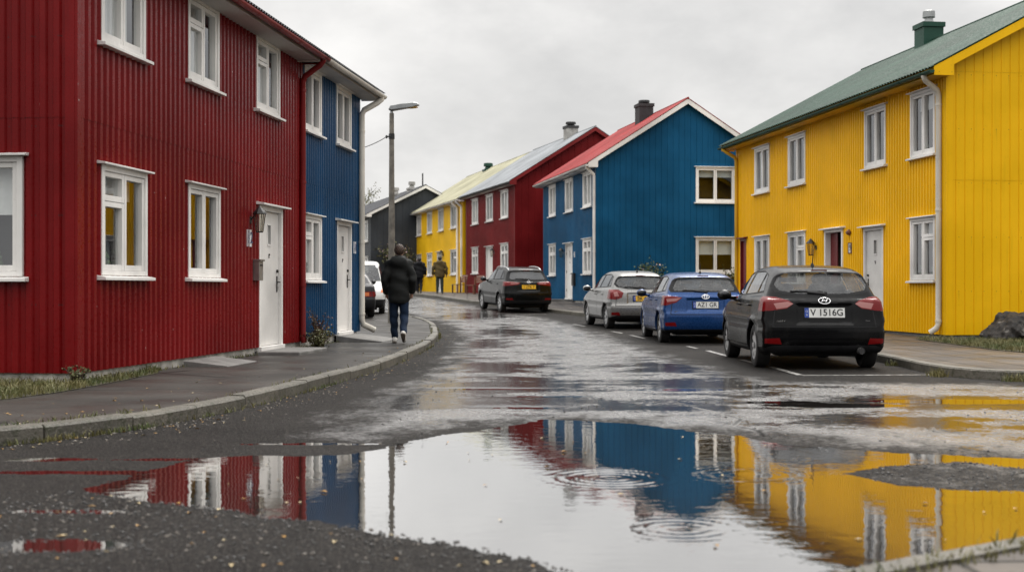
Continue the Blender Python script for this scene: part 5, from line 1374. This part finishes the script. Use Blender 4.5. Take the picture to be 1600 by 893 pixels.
def person(label, loc, rz, h, J, jacket, trousers, hair, shoe, hem=.86, hood=True, bag=False, cap_hat=False, scale=1.0, group=None, wide=1.0, hands_out=False, trouser_flare=0.0, sole='sole'):
    root = empty('person', loc, rz); root.scale = (scale,) * 3
    tag(root, label, 'person', group)
    hips = [(-.095, 0, .93), (.095, 0, .93)]
    sh = [(-.19 * wide, .0, 1.47), (.19 * wide, .0, 1.47)]
    lo, hi = (-.55, -.65, -.04), (.55, .65, 1.92)
    hx, hy, hz = J.get('head', (0, .05, 1.715))
    def arm_of(i): return sh[i], J['elbow'][i], J['hand'][i]
    def hand_fn(x, y, z, i, d):
        w = J['hand'][i]; e = J['elbow'][i]
        dv = Vector(w) - Vector(e); dv.normalize()
        side = Vector((0, 1, 0)); nrm = dv.cross(side).normalized(); s = -1 if i == 0 else 1
        pc = Vector(w) + dv * .05
        d = smin(d, cap(x, y, z, tuple(Vector(w) - dv * .01), tuple(Vector(w) + dv * .085), .026, .034), .02)
        for k, L_ in enumerate((.062, .078, .072, .055)):
            o = (1.5 - k) * .0185
            a = Vector(w) + dv * .085 + side * o
            m = a + dv * L_ * .55 - nrm * .004; t_ = m + dv * L_ * .42 - nrm * .018 * s
            d = np.minimum(d, cap(x, y, z, tuple(a), tuple(m), .0095, .0088)); d = np.minimum(d, cap(x, y, z, tuple(m), tuple(t_), .0088, .0075))
        a = Vector(w) + dv * .03 + side * .028; m = a + side * .028 + dv * .03; t_ = m + dv * .03 + side * .004
        d = np.minimum(d, cap(x, y, z, tuple(a), tuple(m), .0115, .0105)); d = np.minimum(d, cap(x, y, z, tuple(m), tuple(t_), .0105, .0085))
        return d
    def body(x, y, z):
        d = cap(x, y, z, (0, 0, .95), (0, .01, 1.38), .125, .14, 1.15, .85)
        d = smin(d, cap(x, y, z, sh[0], sh[1], .062), .06)
        d = smin(d, cap(x, y, z, (0, .0, 1.45), (hx * .6, hy * .7, 1.62), .062, .055), .04)
        head = ell(x, y, z, (hx, hy - .008, hz + .01), (.076, .096, .112))
        head = smin(head, ell(x, y, z, (hx, hy + .035, hz - .055), (.052, .056, .062)), .05)
        head = smin(head, cap(x, y, z, (hx, hy + .092, hz + .012), (hx, hy + .112, hz - .022), .011, .015), .02)
        for s in (-1, 1):
            head = smin(head, ell(x, y, z, (hx + s * .078, hy - .005, hz - .01), (.012, .022, .033)), .012)
            head = smax(head, -(np.sqrt((x - hx - s * .031) ** 2 + (y - hy - .098) ** 2 + (z - hz - .014) ** 2) - .014), .012)
            head = smin(head, np.sqrt((x - hx - s * .031) ** 2 + (y - hy - .080) ** 2 + (z - hz - .014) ** 2) - .012, .003)
        head = smin(head, cap(x, y, z, (hx - .02, hy + .088, hz - .058), (hx + .02, hy + .088, hz - .058), .008), .010)
        d = smin(d, head, .03)
        for i in (0, 1):
            a, e, w = arm_of(i)
            d = smin(d, cap(x, y, z, a, e, .048, .040), .03); d = smin(d, cap(x, y, z, e, w, .038, .027), .015)
            d = hand_fn(x, y, z, i, d)
            k, an, to = J['knee'][i], J['ankle'][i], J['toe'][i]
            d = smin(d, cap(x, y, z, hips[i], k, .080, .055), .04); d = smin(d, cap(x, y, z, k, an, .054, .036), .02)
            d = smin(d, cap(x, y, z, an, to, .036, .026), .02)
        return d
    b = sdf_obj('body', body, lo, hi, h, MATS['skin'], root)
    def jk(x, y, z):
        n = .012 * np.sin(z * 26 + x * 9 + 2.2 * np.sin(y * 12)) * np.clip(1 - np.abs(z - 1.2) * 1.6, .2, 1)
        d = cap(x, y, z, (0, .0, hem + .10), (0, -.005, 1.36), .185 * wide, .175 * wide, 1.22, .86)
        d = smin(d, cap(x, y, z, sh[0], sh[1], .095), .09)
        for i in (0, 1):
            a, e, w = arm_of(i)
            ar = cap(x, y, z, a, e, .090, .074); ar = smin(ar, cap(x, y, z, e, w, .074, .058), .03)
            dv = (Vector(w) - Vector(e)).normalized(); q = (x - w[0]) * dv.x + (y - w[1]) * dv.y + (z - w[2]) * dv.z
            ar = smax(ar, q - .01, .02)
            d = smin(d, ar, .025)
        d = smax(d, hem - z - .015 * np.sin(x * 9), .02)
        d = smax(d, z - 1.585 - .35 * (-(y) - .02).clip(-.2, .2), .02)
        if hood:
            d = smin(d, ell(x, y, z, (0, -.105, 1.525), (.165, .095, .11)), .05)
            d = smin(d, np.sqrt((np.sqrt((x / 1.15) ** 2 + (y - .01) ** 2) - .095) ** 2 + ((z - 1.575 + .25 * (y)) * .9) ** 2) - .038, .02)
            d = smax(d, -(np.sqrt(x ** 2 + (y - .02) ** 2) - .072) , .01) if not hood else d
        return d + n
    jo = sdf_obj('jacket', jk, lo, (.55, .5, 1.75), h * 1.35, MATS[jacket], root)
    # hem band and back seam so the cloth reads as sewn
    def tr(x, y, z):
        d = cap(x, y, z, (-.05, 0, .90), (.05, 0, .90), .110, .110, 1, .92)
        for i in (0, 1):
            k, an = J['knee'][i], J['ankle'][i]
            d = smin(d, cap(x, y, z, hips[i], k, .098, .080 + trouser_flare), .04)
            lg = cap(x, y, z, k, tuple(np.array(an) + np.array((0, 0, .015))), .082 + trouser_flare, .062 + trouser_flare)
            d = smin(d, lg, .015)
            q = np.linalg.norm(np.array(an) - np.array(k)); dv = (np.array(an) - np.array(k)) / q
            s_ = (x - an[0]) * dv[0] + (y - an[1]) * dv[1] + (z - an[2]) * dv[2]
            near = np.sqrt((x - an[0]) ** 2 + (y - an[1]) ** 2 + (z - an[2]) ** 2) < .16
            d = np.where(near, smax(d, s_ - .015, .01), d)
        d = smax(d, z - .96, .02)
        return d + .006 * np.sin(z * 34 + x * 20) * np.clip((.75 - z) * 4, 0, 1)
    sdf_obj('trousers', tr, lo, (.4, .65, 1.12), h * 1.25, MATS[trousers], root)
    for i in (0, 1):
        an, to = np.array(J['ankle'][i], float), np.array(J['toe'][i], float)
        dv = (to - an); heel = an + np.array(J.get('heel', [(0, -.05, -.055), (0, -.05, -.055)])[i])
        def shoe_fn(x, y, z, an=an, to=to, heel=heel):
            d = cap(x, y, z, tuple(heel), tuple(to), .046, .040, 1, 1)
            d = smin(d, cap(x, y, z, tuple(an + (0, 0, .01)), tuple(heel * .5 + an * .5), .050, .046), .03)
            return d
        sdf_obj('shoe', shoe_fn, tuple(np.minimum(np.minimum(an, to), heel) - .09), tuple(np.maximum(np.maximum(an, to), heel) + .09), .009, MATS[shoe], root)
        up = np.cross(dv, (1, 0, 0)); up = up / np.linalg.norm(up); up = up if up[2] > 0 or True else -up
        if abs(up[2]) > 0 and up[2] < 0: up = -up
        def sole_fn(x, y, z, to=to, heel=heel, up=up):
            hh = heel - up * .034; tt = to - up * .028
            d = cap(x, y, z, tuple(hh), tuple(tt), .044, .040)
            q = (x - hh[0]) * up[0] + (y - hh[1]) * up[1] + (z - hh[2]) * up[2]
            return smax(d, np.abs(q) - .013, .006)
        sdf_obj('shoe_sole', sole_fn, tuple(np.minimum(to, heel) - .11), tuple(np.maximum(to, heel) + .09), .008, MATS[sole], root)
    def hr(x, y, z):
        d = ell(x, y, z, (hx, hy - .024, hz + .022), (.096, .114, .118)) + .004 * np.sin(x * 160) * np.sin(z * 90 + y * 60)
        d = smax(d, (y - hy - .055) + .55 * (hz + .06 - z).clip(-.02, .2) * 2.0, .02)
        d = smax(d, hz - .110 - z, .02)
        return d
    if cap_hat:
        def hat(x, y, z): return smin(smax(ell(x, y, z, (hx, hy - .01, hz + .03), (.098, .112, .115)), hz - .03 - z, .015), ell(x, y, z, (hx, hy, hz - .015), (.112, .122, .028)), .015)
        sdf_obj('knit_hat', hat, (hx - .2, hy - .25, hz - .2), (hx + .2, hy + .25, hz + .2), .009, MATS['knit_dark'], root)
    sdf_obj('hair', hr, (hx - .2, hy - .25, hz - .2), (hx + .2, hy + .25, hz + .2), .008, MATS[hair], root)
    return root
WALK = dict(elbow=[(-.265, -.06, 1.20), (.265, -.05, 1.20)], hand=[(-.235, .09, .945), (.235, .10, .945)], knee=[(-.10, .10, .52), (.10, .045, .50)], ankle=[(-.085, .14, .10), (.095, -.24, .20)], toe=[(-.095, .33, .045), (.105, -.115, .055)], heel=[(0, -.05, -.055), (0, -.075, -.01)], head=(.01, .045, 1.715))
person('man seen from behind in a black hooded jacket and blue jeans walking on the pavement', (-2.14, 24.2, zt(24.2) + .112), R(2), .0115, WALK, 'jacket_black', 'jeans', 'hair_brown', 'shoe_white', hem=.745, wide=.90, scale=1.01)
W2 = dict(elbow=[(-.31, -.03, 1.20), (.31, -.03, 1.20)], hand=[(-.30, .09, .97), (.30, .09, .97)], knee=[(-.08, .12, .52), (.08, .02, .50)], ankle=[(-.06, .12, .09), (.06, -.22, .14)], toe=[(-.06, .31, .045), (.06, -.06, .05)], head=(.0, .05, 1.70))
person('distant person in a black coat and dark trousers walking away past the yellow house', (-4.75, 65.6, zt(65.6) + .112), R(8), .014, W2, 'coat_black', 'trousers_dark', 'hair_dark', 'shoe_dark', hem=.78, cap_hat=True, wide=1.08)
W3 = dict(elbow=[(-.33, -.02, 1.20), (.33, -.02, 1.20)], hand=[(-.33, .05, .93), (.33, .05, .93)], knee=[(-.11, .03, .50), (.11, .01, .50)], ankle=[(-.12, -.02, .09), (.12, -.03, .09)], toe=[(-.14, .17, .045), (.14, .16, .045)], head=(.0, .04, 1.70))
person('distant person in an olive brown hooded parka and dark green trousers', (-3.68, 65.2, zt(65.2) + .112), R(4), .014, W3, 'parka_olive', 'trousers_green', 'hair_dark', 'shoe_dark', hem=.80, wide=1.14, scale=1.03)
# ------------------------------------------------------------------ street furniture, plants, loose things
LX, LY = -3.29, 35.0; lz = zt(LY) + .11
lp = empty('street_lamp', (LX, LY, lz)); tag(lp, 'weathered grey street lamp post with a flat lamp head beside the pavement', 'street lamp')
m = MB(); m.tube([(0, 0, -.1), (0, 0, 1.2), (0, 0, 5.72)], [.105, .095, .062], 16); m.build('post', MATS['pole_wood'], lp, smooth='auto')
m = MB(); m.tube([(0, 0, 5.67), (.0, 0, 5.81), (.10, 0, 5.86)], .045, 10); m.build('bracket', MATS['galvanised'], lp, smooth='auto')
m = MB(); P = [(-.06, -.02), (.0, .085), (.30, .125), (.62, .135), (.74, .11), (.78, .05), (.60, .0), (.30, -.03), (.0, -.06)]
tilt = Matrix.Translation((-.02, 0, 5.84)) @ Matrix.Rotation(R(-4), 4, 'Y')
n = len(P); vs = []
for yy, k in ((-.13, .72), (-.10, 1.0), (.10, 1.0), (.13, .72)):
    for x, z in P: vs.append(tilt @ Vector((.35 + (x - .35) * (.97 if k < 1 else 1), yy, .04 + (z - .04) * k)))
m.add(vs, [tuple(range(n))[::-1], tuple(range(3 * n, 4 * n))] + [(j * n + i, j * n + (i + 1) % n, (j + 1) * n + (i + 1) % n, (j + 1) * n + i) for j in range(3) for i in range(n)])
m.build('lamp_head', MATS['galvanised'], lp, smooth='auto')
m = MB(); m.ball(tilt @ Vector((.53, 0, .005)), .22, .09, .035, 14, 8); 
t_ = NT('lamp_cover'); MATS['lamp_cover'] = t_.done(t_.bsdf(col=(.75, .45, .10), rough=.3)); m.build('lamp_cover', MATS['lamp_cover'], lp, smooth=True)
m = MB(); m.tube([(-.12, 0, 5.08), (.0, -.075, 5.1)], .02, 8); m.ball((-.14, 0, 5.08), .035, .035, .05, 8, 6); m.tube([(0, 0, 5.02), (0, 0, 5.16)], .082, 14); m.build('wire_clamp', MATS['black_metal'], lp)
a = Vector((LX - .14, LY, lz + 5.08)); b = Vector((-3.62, 26.92, 4.25)); b = Vector((-4.6, 27.05, 4.2))
m = MB(); m.tube([a.lerp(b, q) - Vector((0, 0, 1.1 * q * (1 - q))) for q in np.linspace(0, 1, 20)], .011, 6)
tag(m.build('overhead_wire', MATS['black_rubber']), 'thin wire sagging from the lamp post to the joined blue house', 'wire')

def bench(name, label, loc, rz):
    r = empty(name, loc, rz); tag(r, label, 'bench', 'wooden benches by the red wall')
    m = MB()
    for k in range(4): m.box(-.65, .65, -.42 + k * .115, -.42 + k * .115 + .095, .42, .455)
    m.build('seat', MATS['brown_wood'], r)
    m = MB(); B = Matrix.Translation((0, .06, .46)) @ Matrix.Rotation(R(-12), 4, 'X')
    for k in range(3): m.box(-.65, .65, 0, .03, .10 + k * .135, .10 + k * .135 + .11, B)
    m.build('backrest', MATS['brown_wood'], r)
    for s in (-.58, .58):
        for y in (-.38, .05):
            m = MB(); m.box(s - .035, s + .035, y - .035, y + .035, 0, .42 if y < 0 else .85); m.build('leg', MATS['brown_wood'], r)
    return r
bench('park_bench', 'brown wooden bench in front of the join of yellow and red houses', (-2.60, 66.6, zt(66.6) + .112), AR + R(0))
bench('park_bench', 'brown wooden bench nearer the black estate, against the red wall', (-1.72, 63.9, zt(63.9) + .112), AR + R(4))

# rock beside the yellow gable
def rock_fn(x, y, z):
    d = ell(x, y, z, (.1, 0, .12), (.62, .42, .48))
    n = .09 * np.sin(x * 7 + 2 * np.sin(y * 6)) * np.sin(z * 8 + y * 5) + .05 * np.sin(x * 17 + z * 11) * np.sin(y * 15 - z * 9) + .03 * np.sin(x * 37 + 4 * z) * np.sin(z * 31 + y * 29)
    d = d + n
    for c, nn in (((-.35, 0, .3), (-.75, -.3, .6)), ((.0, -.3, .35), (-.1, -.85, .5)), ((.45, -.1, .45), (.5, -.3, .8)), ((.1, .1, .53), (.1, 0, 1)), ((-.1, -.38, .1), (-.4, -.9, .1))):
        q = np.array(nn) / np.linalg.norm(nn); d = smax(d, (x - c[0]) * q[0] + (y - c[1]) * q[1] + (z - c[2]) * q[2] + .5 * n, .03)
    return d
def rock_material():
    t = NT('rock'); v = t.coord(); n = t.noise(v, 6, 7, .7); l = t.noise(v, 3.3, 5, .7)
    c = t.mix(t.ss(n, .35, .65), (.012, .011, .010), (.050, .042, .036)); c = t.mix(t.math('MULTIPLY', t.ss(l, .58, .66), .8), c, (.30, .28, .25))
    return t.done(t.bsdf(col=c, rough=.6, nrm=t.n('Bump', {'Strength': 1.0, 'Distance': .04, 'Height': t.noise(v, 13, 6, .7)}).outputs[0]))
MATS['rock'] = rock_material()
rk = sdf_obj('boulder', rock_fn, (-.9, -.75, -.5), (1.1, .75, .85), .022, MATS['rock']); rk.location = (9.85, 25.15, .11)
tag(rk, 'rough dark boulder on the grass beside the yellow gable wall', 'rock')

# grass
def blades(name, pts, hmin, hmax, mat, label=None, wide=.006):
    vs = []; fs = []
    for (x, y, z, k) in pts:
        h = random.uniform(hmin, hmax) * k; a = random.uniform(0, 6.28); w = wide * random.uniform(.6, 1.3)
        dx, dy = math.cos(a), math.sin(a); l = random.uniform(.2, .8) * h; b = random.uniform(0, 6.28); lx, ly = math.cos(b) * l, math.sin(b) * l
        o = len(vs)
        vs += [(x - dx * w, y - dy * w, z), (x + dx * w, y + dy * w, z), (x + lx * .4 + dx * w * .7, y + ly * .4 + dy * w * .7, z + h * .62), (x + lx * .4 - dx * w * .7, y + ly * .4 - dy * w * .7, z + h * .62), (x + lx, y + ly, z + h * .95)]
        fs += [(o, o + 1, o + 2, o + 3), (o + 3, o + 2, o + 4)]
    me = bpy.data.meshes.new(name); me.from_pydata(vs, [], fs); me.materials.append(MATS[mat]); me.update()
    o = bpy.data.objects.new(name, me); COL.objects.link(o)
    tag(o, label, 'grass', kind='stuff'); return o
def bed(name, outline, z, mat='soil'):
    m = MB(); m.add([(x, y, z) for x, y in outline], [tuple(range(len(outline)))]); return structure(m.build(name, MATS[mat], fix=False))
def scatter(outline, n, z, dens=None):
    P = np.array(outline); out = []
    while len(out) < n:
        x = random.uniform(P[:, 0].min(), P[:, 0].max()); y = random.uniform(P[:, 1].min(), P[:, 1].max())
        if pip(x, y, outline):
            k = dens(x, y) if dens else 1.0
            if random.random() < k: out.append((x, y, z, .5 + .5 * k))
    return out
GLo = [(-9, 11.0), (-6.5, 11.3), (-5.2, 11.55), (-4.72, 11.95), (-4.52, 12.7), (-4.42, 13.6), (-4.36, 14.6), (-4.32, 15.6), (-4.45, 16.2), (-4.60, 16.1), (-4.70, 15.0), (-4.80, 14.02), (-9, 14.5)]
bed('grass_bed', GLo, .118); blades('grass', scatter(GLo, 15000, .118, lambda x, y: .35 + .65 * max(0, min(1, .5 + 1.8 * float(fbm(np.array([x]), np.array([y]), 1.5, 3, 8)[0])))), .04, .12, 'grass', 'patch of grass at the foot of the near red house')
GRo = [(8.15, 25.9), (8.15, 24.0), (8.1, 21.4), (8.3, 20.4), (8.9, 19.9), (10, 19.5), (14, 19.2), (14, 26.6)]
bed('grass_bed', GRo, .122); blades('grass', scatter(GRo, 22000, .122, lambda x, y: .3 + .7 * max(0, min(1, .55 + 1.8 * float(fbm(np.array([x]), np.array([y]), 1.2, 3, 12)[0])))), .04, .13, 'grass', 'lawn strip beside the yellow gable wall')
# weeds in the joints: along the kerbs and the foot of the walls
tp = []
Pk = lerp_poly(KL, 600)
for _ in range(5200):
    i = random.randrange(90, 440); p = Pk[i]; c = float(fbm(np.array([p[0] * 1.0]), np.array([p[1]]), 1.4, 3, 21)[0])
    if random.random() < max(0.05, .25 + 2.2 * c):
        back = random.random() < .35
        t = Pk[i + 1] - Pk[i - 1]; t /= np.linalg.norm(t); nr = np.array([-t[1], t[0]])
        q = p + nr * ((.165 if back else -.025) + random.uniform(-.035, .02)); tp.append((q[0], q[1], zt(q[1]) + (.11 if back else .0), .8))
for _ in range(900):
    s = random.uniform(0, 12.5); q = np.array(A0) + np.array(ul) * s + np.array((.992, -.124)) * random.uniform(.0, .10)
    if random.random() < .3 + .5 * math.sin(s * 2.1) ** 2: tp.append((q[0], q[1], .112, .7))
blades('weeds', tp, .03, .09, 'grass', 'weeds growing in the joints of the left kerb and wall foot')
tp = []
for cx, cy in ((5.52, 16.55), (5.58, 16.75), (6.15, 15.72), (6.3, 15.7), (5.66, 18.9), (7.6, 15.5)):
    for _ in range(130):
        tp.append((cx + random.gauss(0, .07), cy + random.gauss(0, .05), .0, random.uniform(.5, 1.4)))
for _ in range(700):
    i = random.randrange(0, 180); Pq = lerp_poly(KN, 200); p = Pq[i]; tp.append((p[0] + .12 + random.gauss(0, .05), p[1] - .1 + random.gauss(0, .05), .11, random.uniform(.3, .7)))
blades('weeds', tp, .04, .12, 'grass', 'weed tufts along the right kerbs')

def bush(name, label, loc, r, h, leafm, nst=14, nl=900, ls=.05, petals=0, group=None, cat='bush', stemm='stem_brown', spread=1.0):
    root = empty(name, loc); tag(root, label, cat, group)
    st = MB(); lf = []; pe = []
    rnd = random.Random(len(label) * 7)
    tips = []
    for _ in range(nst):
        a = rnd.uniform(0, 6.28); rr = r * rnd.uniform(.2, 1.0) * spread; hh = h * rnd.uniform(.55, 1.0)
        p0 = Vector((rnd.gauss(0, r * .12), rnd.gauss(0, r * .12), -.03)); p2 = Vector((math.cos(a) * rr, math.sin(a) * rr, hh)); p1 = p0.lerp(p2, .5) + Vector((-math.cos(a) * rr * .15, -math.sin(a) * rr * .15, hh * .12))
        pts = [p0.lerp(p1, q).lerp(p1.lerp(p2, q), q) for q in (0, .25, .5, .75, 1)]
        st.tube(pts, [.012, .010, .008, .006, .003], 5); tips.append(pts)
    st.build('stem', MATS[stemm], root)
    vs = []; fs = []; mi = []
    for k in range(nl + petals):
        pts = rnd.choice(tips); q = rnd.uniform(.15, 1.0) ** .8 * 4; i = min(int(q), 3); p = pts[i].lerp(pts[i + 1], q - i)
        p = p + Vector((rnd.gauss(0, r * .13), rnd.gauss(0, r * .13), rnd.gauss(0, h * .05)))
        d = Vector((rnd.gauss(0, 1), rnd.gauss(0, 1), rnd.gauss(0, .7))).normalized(); u = d.orthogonal().normalized(); u = u.lerp(d.cross(u), rnd.random()).normalized()
        s = ls * rnd.uniform(.6, 1.3); o = len(vs); w = s * .42
        vs += [p, p + d * s * .5 + u * w + Vector((0, 0, .1 * s)), p + d * s, p + d * s * .5 - u * w + Vector((0, 0, .1 * s))]
        fs.append((o, o + 1, o + 2, o + 3)); mi.append(1 if k >= nl else 0)
    me = bpy.data.meshes.new('foliage'); me.from_pydata([tuple(v) for v in vs], [], fs); me.materials.append(MATS[leafm]); me.materials.append(MATS['petal']); me.polygons.foreach_set('material_index', mi)
    fo = bpy.data.objects.new('foliage', me); COL.objects.link(fo); fo.parent = root
    return root
bush('rose_bush', 'leafy green bush with pale flowers in front of the blue gable', (5.15, 48.4, zt(48.4) + .10), .85, 1.75, 'leaf_green', 22, 1900, .09, 120)
bush('shrub', 'thin yellowish shrub between blue gable and yellow house', (7.15, 41.5, zt(41.5) + .1), .8, 1.55, 'leaf_olive', 22, 1200, .085, 0)
bush('flowering_shrub', 'tall shrub with pinkish flowers beside the far yellow house', (-7.9, 88.0, .9), 1.5, 3.2, 'leaf_olive', 26, 2400, .15, 260)
bush('wild_weed', 'tall reddish dry weed growing at the join of red and blue houses', (-3.42, 22.7, .10), (.30), .74, 'leaf_rust', 18, 330, .035, 0, cat='weed')
bush('wild_weed', 'low yellow dry weed clump at the foot of the joined house walls', (-3.36, 22.2, .10), .36, .34, 'leaf_olive', 26, 700, .04, 0, cat='weed')
bush('wild_weed', 'small weed clump at the corner of the near red house', (-4.66, 13.75, .11), .17, .22, 'leaf_olive', 16, 260, .035, 0, cat='weed')

# bare tree far behind the grey house
tr = empty('tree', (-13.4, 112, .9)); tag(tr, 'sparse tree showing behind the grey house roof', 'tree')
m = MB(); rnd = random.Random(3); tips = []
def limb(p, d, L_, r, n):
    q = p + d * L_; m.tube([p, p.lerp(q, .5) + Vector((rnd.gauss(0, L_ * .04), rnd.gauss(0, L_ * .04), 0)), q], [r, r * .8, r * .55], 6)
    if n == 0: tips.append((p, q)); return
    for _ in range(3 if n > 1 else 4):
        e = (d + Vector((rnd.gauss(0, .45), rnd.gauss(0, .45), rnd.gauss(.1, .25)))).normalized(); limb(p.lerp(q, rnd.uniform(.6, 1)), e, L_ * rnd.uniform(.55, .8), r * .55, n - 1)
limb(Vector((0, 0, 0)), Vector((0, 0, 1)), 3.6, .2, 4)
m.build('trunk', MATS['bark'], tr)
vs = []; fs = []
for k in range(2600):
    p, q = rnd.choice(tips); c = p.lerp(q, rnd.random()) + Vector((rnd.gauss(0, .25), rnd.gauss(0, .25), rnd.gauss(0, .25))); d = Vector((rnd.gauss(0, 1), rnd.gauss(0, 1), rnd.gauss(0, 1))).normalized(); u = d.orthogonal().normalized(); o = len(vs); s = .16
    vs += [tuple(c), tuple(c + d * s * .5 + u * s * .4), tuple(c + d * s), tuple(c + d * s * .5 - u * s * .4)]; fs.append((o, o + 1, o + 2, o + 3))
me = bpy.data.meshes.new('crown'); me.from_pydata(vs, [], fs); me.materials.append(MATS['leaf_olive']); o = bpy.data.objects.new('crown', me); COL.objects.link(o); o.parent = tr

# loose gravel round the puddle, fallen leaves
def road_h(x, y):
    i = min(max(np.searchsorted(xs, x) - 1, 0), len(xs) - 2); j = min(max(np.searchsorted(ysr, y) - 1, 0), len(ysr) - 2)
    return float(ZT[i, j] + H[i, j])
ico = bmesh.new(); bmesh.ops.create_icosphere(ico, subdivisions=1, radius=1); iv = np.array([v.co[:] for v in ico.verts]); ifc = [tuple(v.index for v in f.verts) for f in ico.faces]; ico.free()
plain('gravel_dark', (.022, .020, .019), .5, var=.6, nscale=40); plain('gravel_pale', (.11, .095, .08), .6, var=.5, nscale=40)
def gravel(n, name, mats, smin_, smax_, where, label):
    vs = []; fs = []; mi = []
    for _ in range(n):
        x, y = where(); s = smin_ + (smax_ - smin_) * random.random() ** 3
        sc = np.array([random.uniform(.7, 1.3), random.uniform(.7, 1.3), random.uniform(.5, .9)]) * s
        v = iv * sc * (1 + RNG.normal(0, .13, (len(iv), 1))); a = random.uniform(0, 6.28); ca, sa = math.cos(a), math.sin(a)
        v = np.stack([v[:, 0] * ca - v[:, 1] * sa + x, v[:, 0] * sa + v[:, 1] * ca + y, v[:, 2] + road_h(x, y) + s * .25], 1)
        o = len(vs); vs += v.tolist(); fs += [tuple(i + o for i in f) for f in ifc]; mi += [0 if random.random() < .84 else 1] * len(ifc)
    me = bpy.data.meshes.new(name); me.from_pydata(vs, [], fs)
    for q in mats: me.materials.append(MATS[q])
    me.polygons.foreach_set('material_index', mi); o = bpy.data.objects.new(name, me); COL.objects.link(o); tag(o, label, 'gravel', kind='stuff')
def w_front():
    while True:
        x = random.uniform(-3.6, 1.6); y = random.uniform(4.5, 7.2)
        s = float(pud_sd(np.array([x]), np.array([y]))[0])
        if s > -.03 and random.random() < (.25 + .75 * math.exp(-max(s, 0) / .25)): return x, y
def w_all():
    while True:
        x = random.uniform(-4, 6); y = random.uniform(5, 17)
        if float(pud_sd(np.array([x]), np.array([y]))[0]) > -.02: return x, y
def w_kerb():
    p = Pk[random.randrange(60, 420)]; return p[0] + abs(random.gauss(.0, .22)) + .03, p[1] - abs(random.gauss(0, .06))
gravel(5200, 'gravel', ['gravel_dark', 'gravel_pale'], .0025, .011, w_front, 'loose stone chips on the asphalt in front of the puddle')
gravel(1100, 'gravel', ['gravel_dark', 'gravel_pale'], .003, .012, w_all, 'loose stone chips spread over the carriageway')
def w_isl():
    while True:
        x = random.uniform(2.0, 4.3); y = random.uniform(6.9, 8.6)
        if pip(x, y, ISL): return x, y
gravel(900, 'gravel', ['gravel_dark', 'gravel_pale'], .003, .012, w_isl, 'stone chips on the dry patch inside the puddle')
gravel(900, 'gravel', ['gravel_pale', 'gravel_dark'], .003, .013, w_kerb, 'stone chips washed against the left kerb')
plain('dead_leaf', (.34, .19, .05), .6, var=.6, nscale=20); plain('dead_leaf_pale', (.42, .34, .20), .6, var=.5, nscale=20)
vs = []; fs = []; mi = []
for k in range(330):
    if k < 70: x, y = w_front(); z = road_h(x, y)
    elif k < 210: x, y = w_kerb(); z = road_h(x, y)
    elif k < 250:
        while True:
            x = random.uniform(-1.8, 3.5); y = random.uniform(5.6, 10)
            if float(pud_sd(np.array([x]), np.array([y]))[0]) < -.15: break
        z = .001
    else:
        i = random.randrange(60, 420); p = Pk[i]; q = random.uniform(.2, 1.4); x, y = p[0] - q, p[1]; z = .114
    a = random.uniform(0, 6.28); s = random.uniform(.010, .026); ca, sa = math.cos(a) * s, math.sin(a) * s; c = random.uniform(.1, .5) * s; o = len(vs)
    vs += [(x - ca, y - sa, z + .004), (x - sa * .5, y + ca * .5, z + .004 + c), (x + ca, y + sa, z + .004), (x + sa * .5, y - ca * .5, z + .004 + c * .7)]
    fs += [(o, o + 2, o + 1), (o, o + 3, o + 2)]; mi += [k % 2] * 2
me = bpy.data.meshes.new('fallen_leaves'); me.from_pydata(vs, [], fs); me.materials.append(MATS['dead_leaf']); me.materials.append(MATS['dead_leaf_pale']); me.polygons.foreach_set('material_index', mi)
o = bpy.data.objects.new('fallen_leaves', me); COL.objects.link(o); tag(o, 'small fallen leaves on road and pavement', 'leaves', kind='stuff')
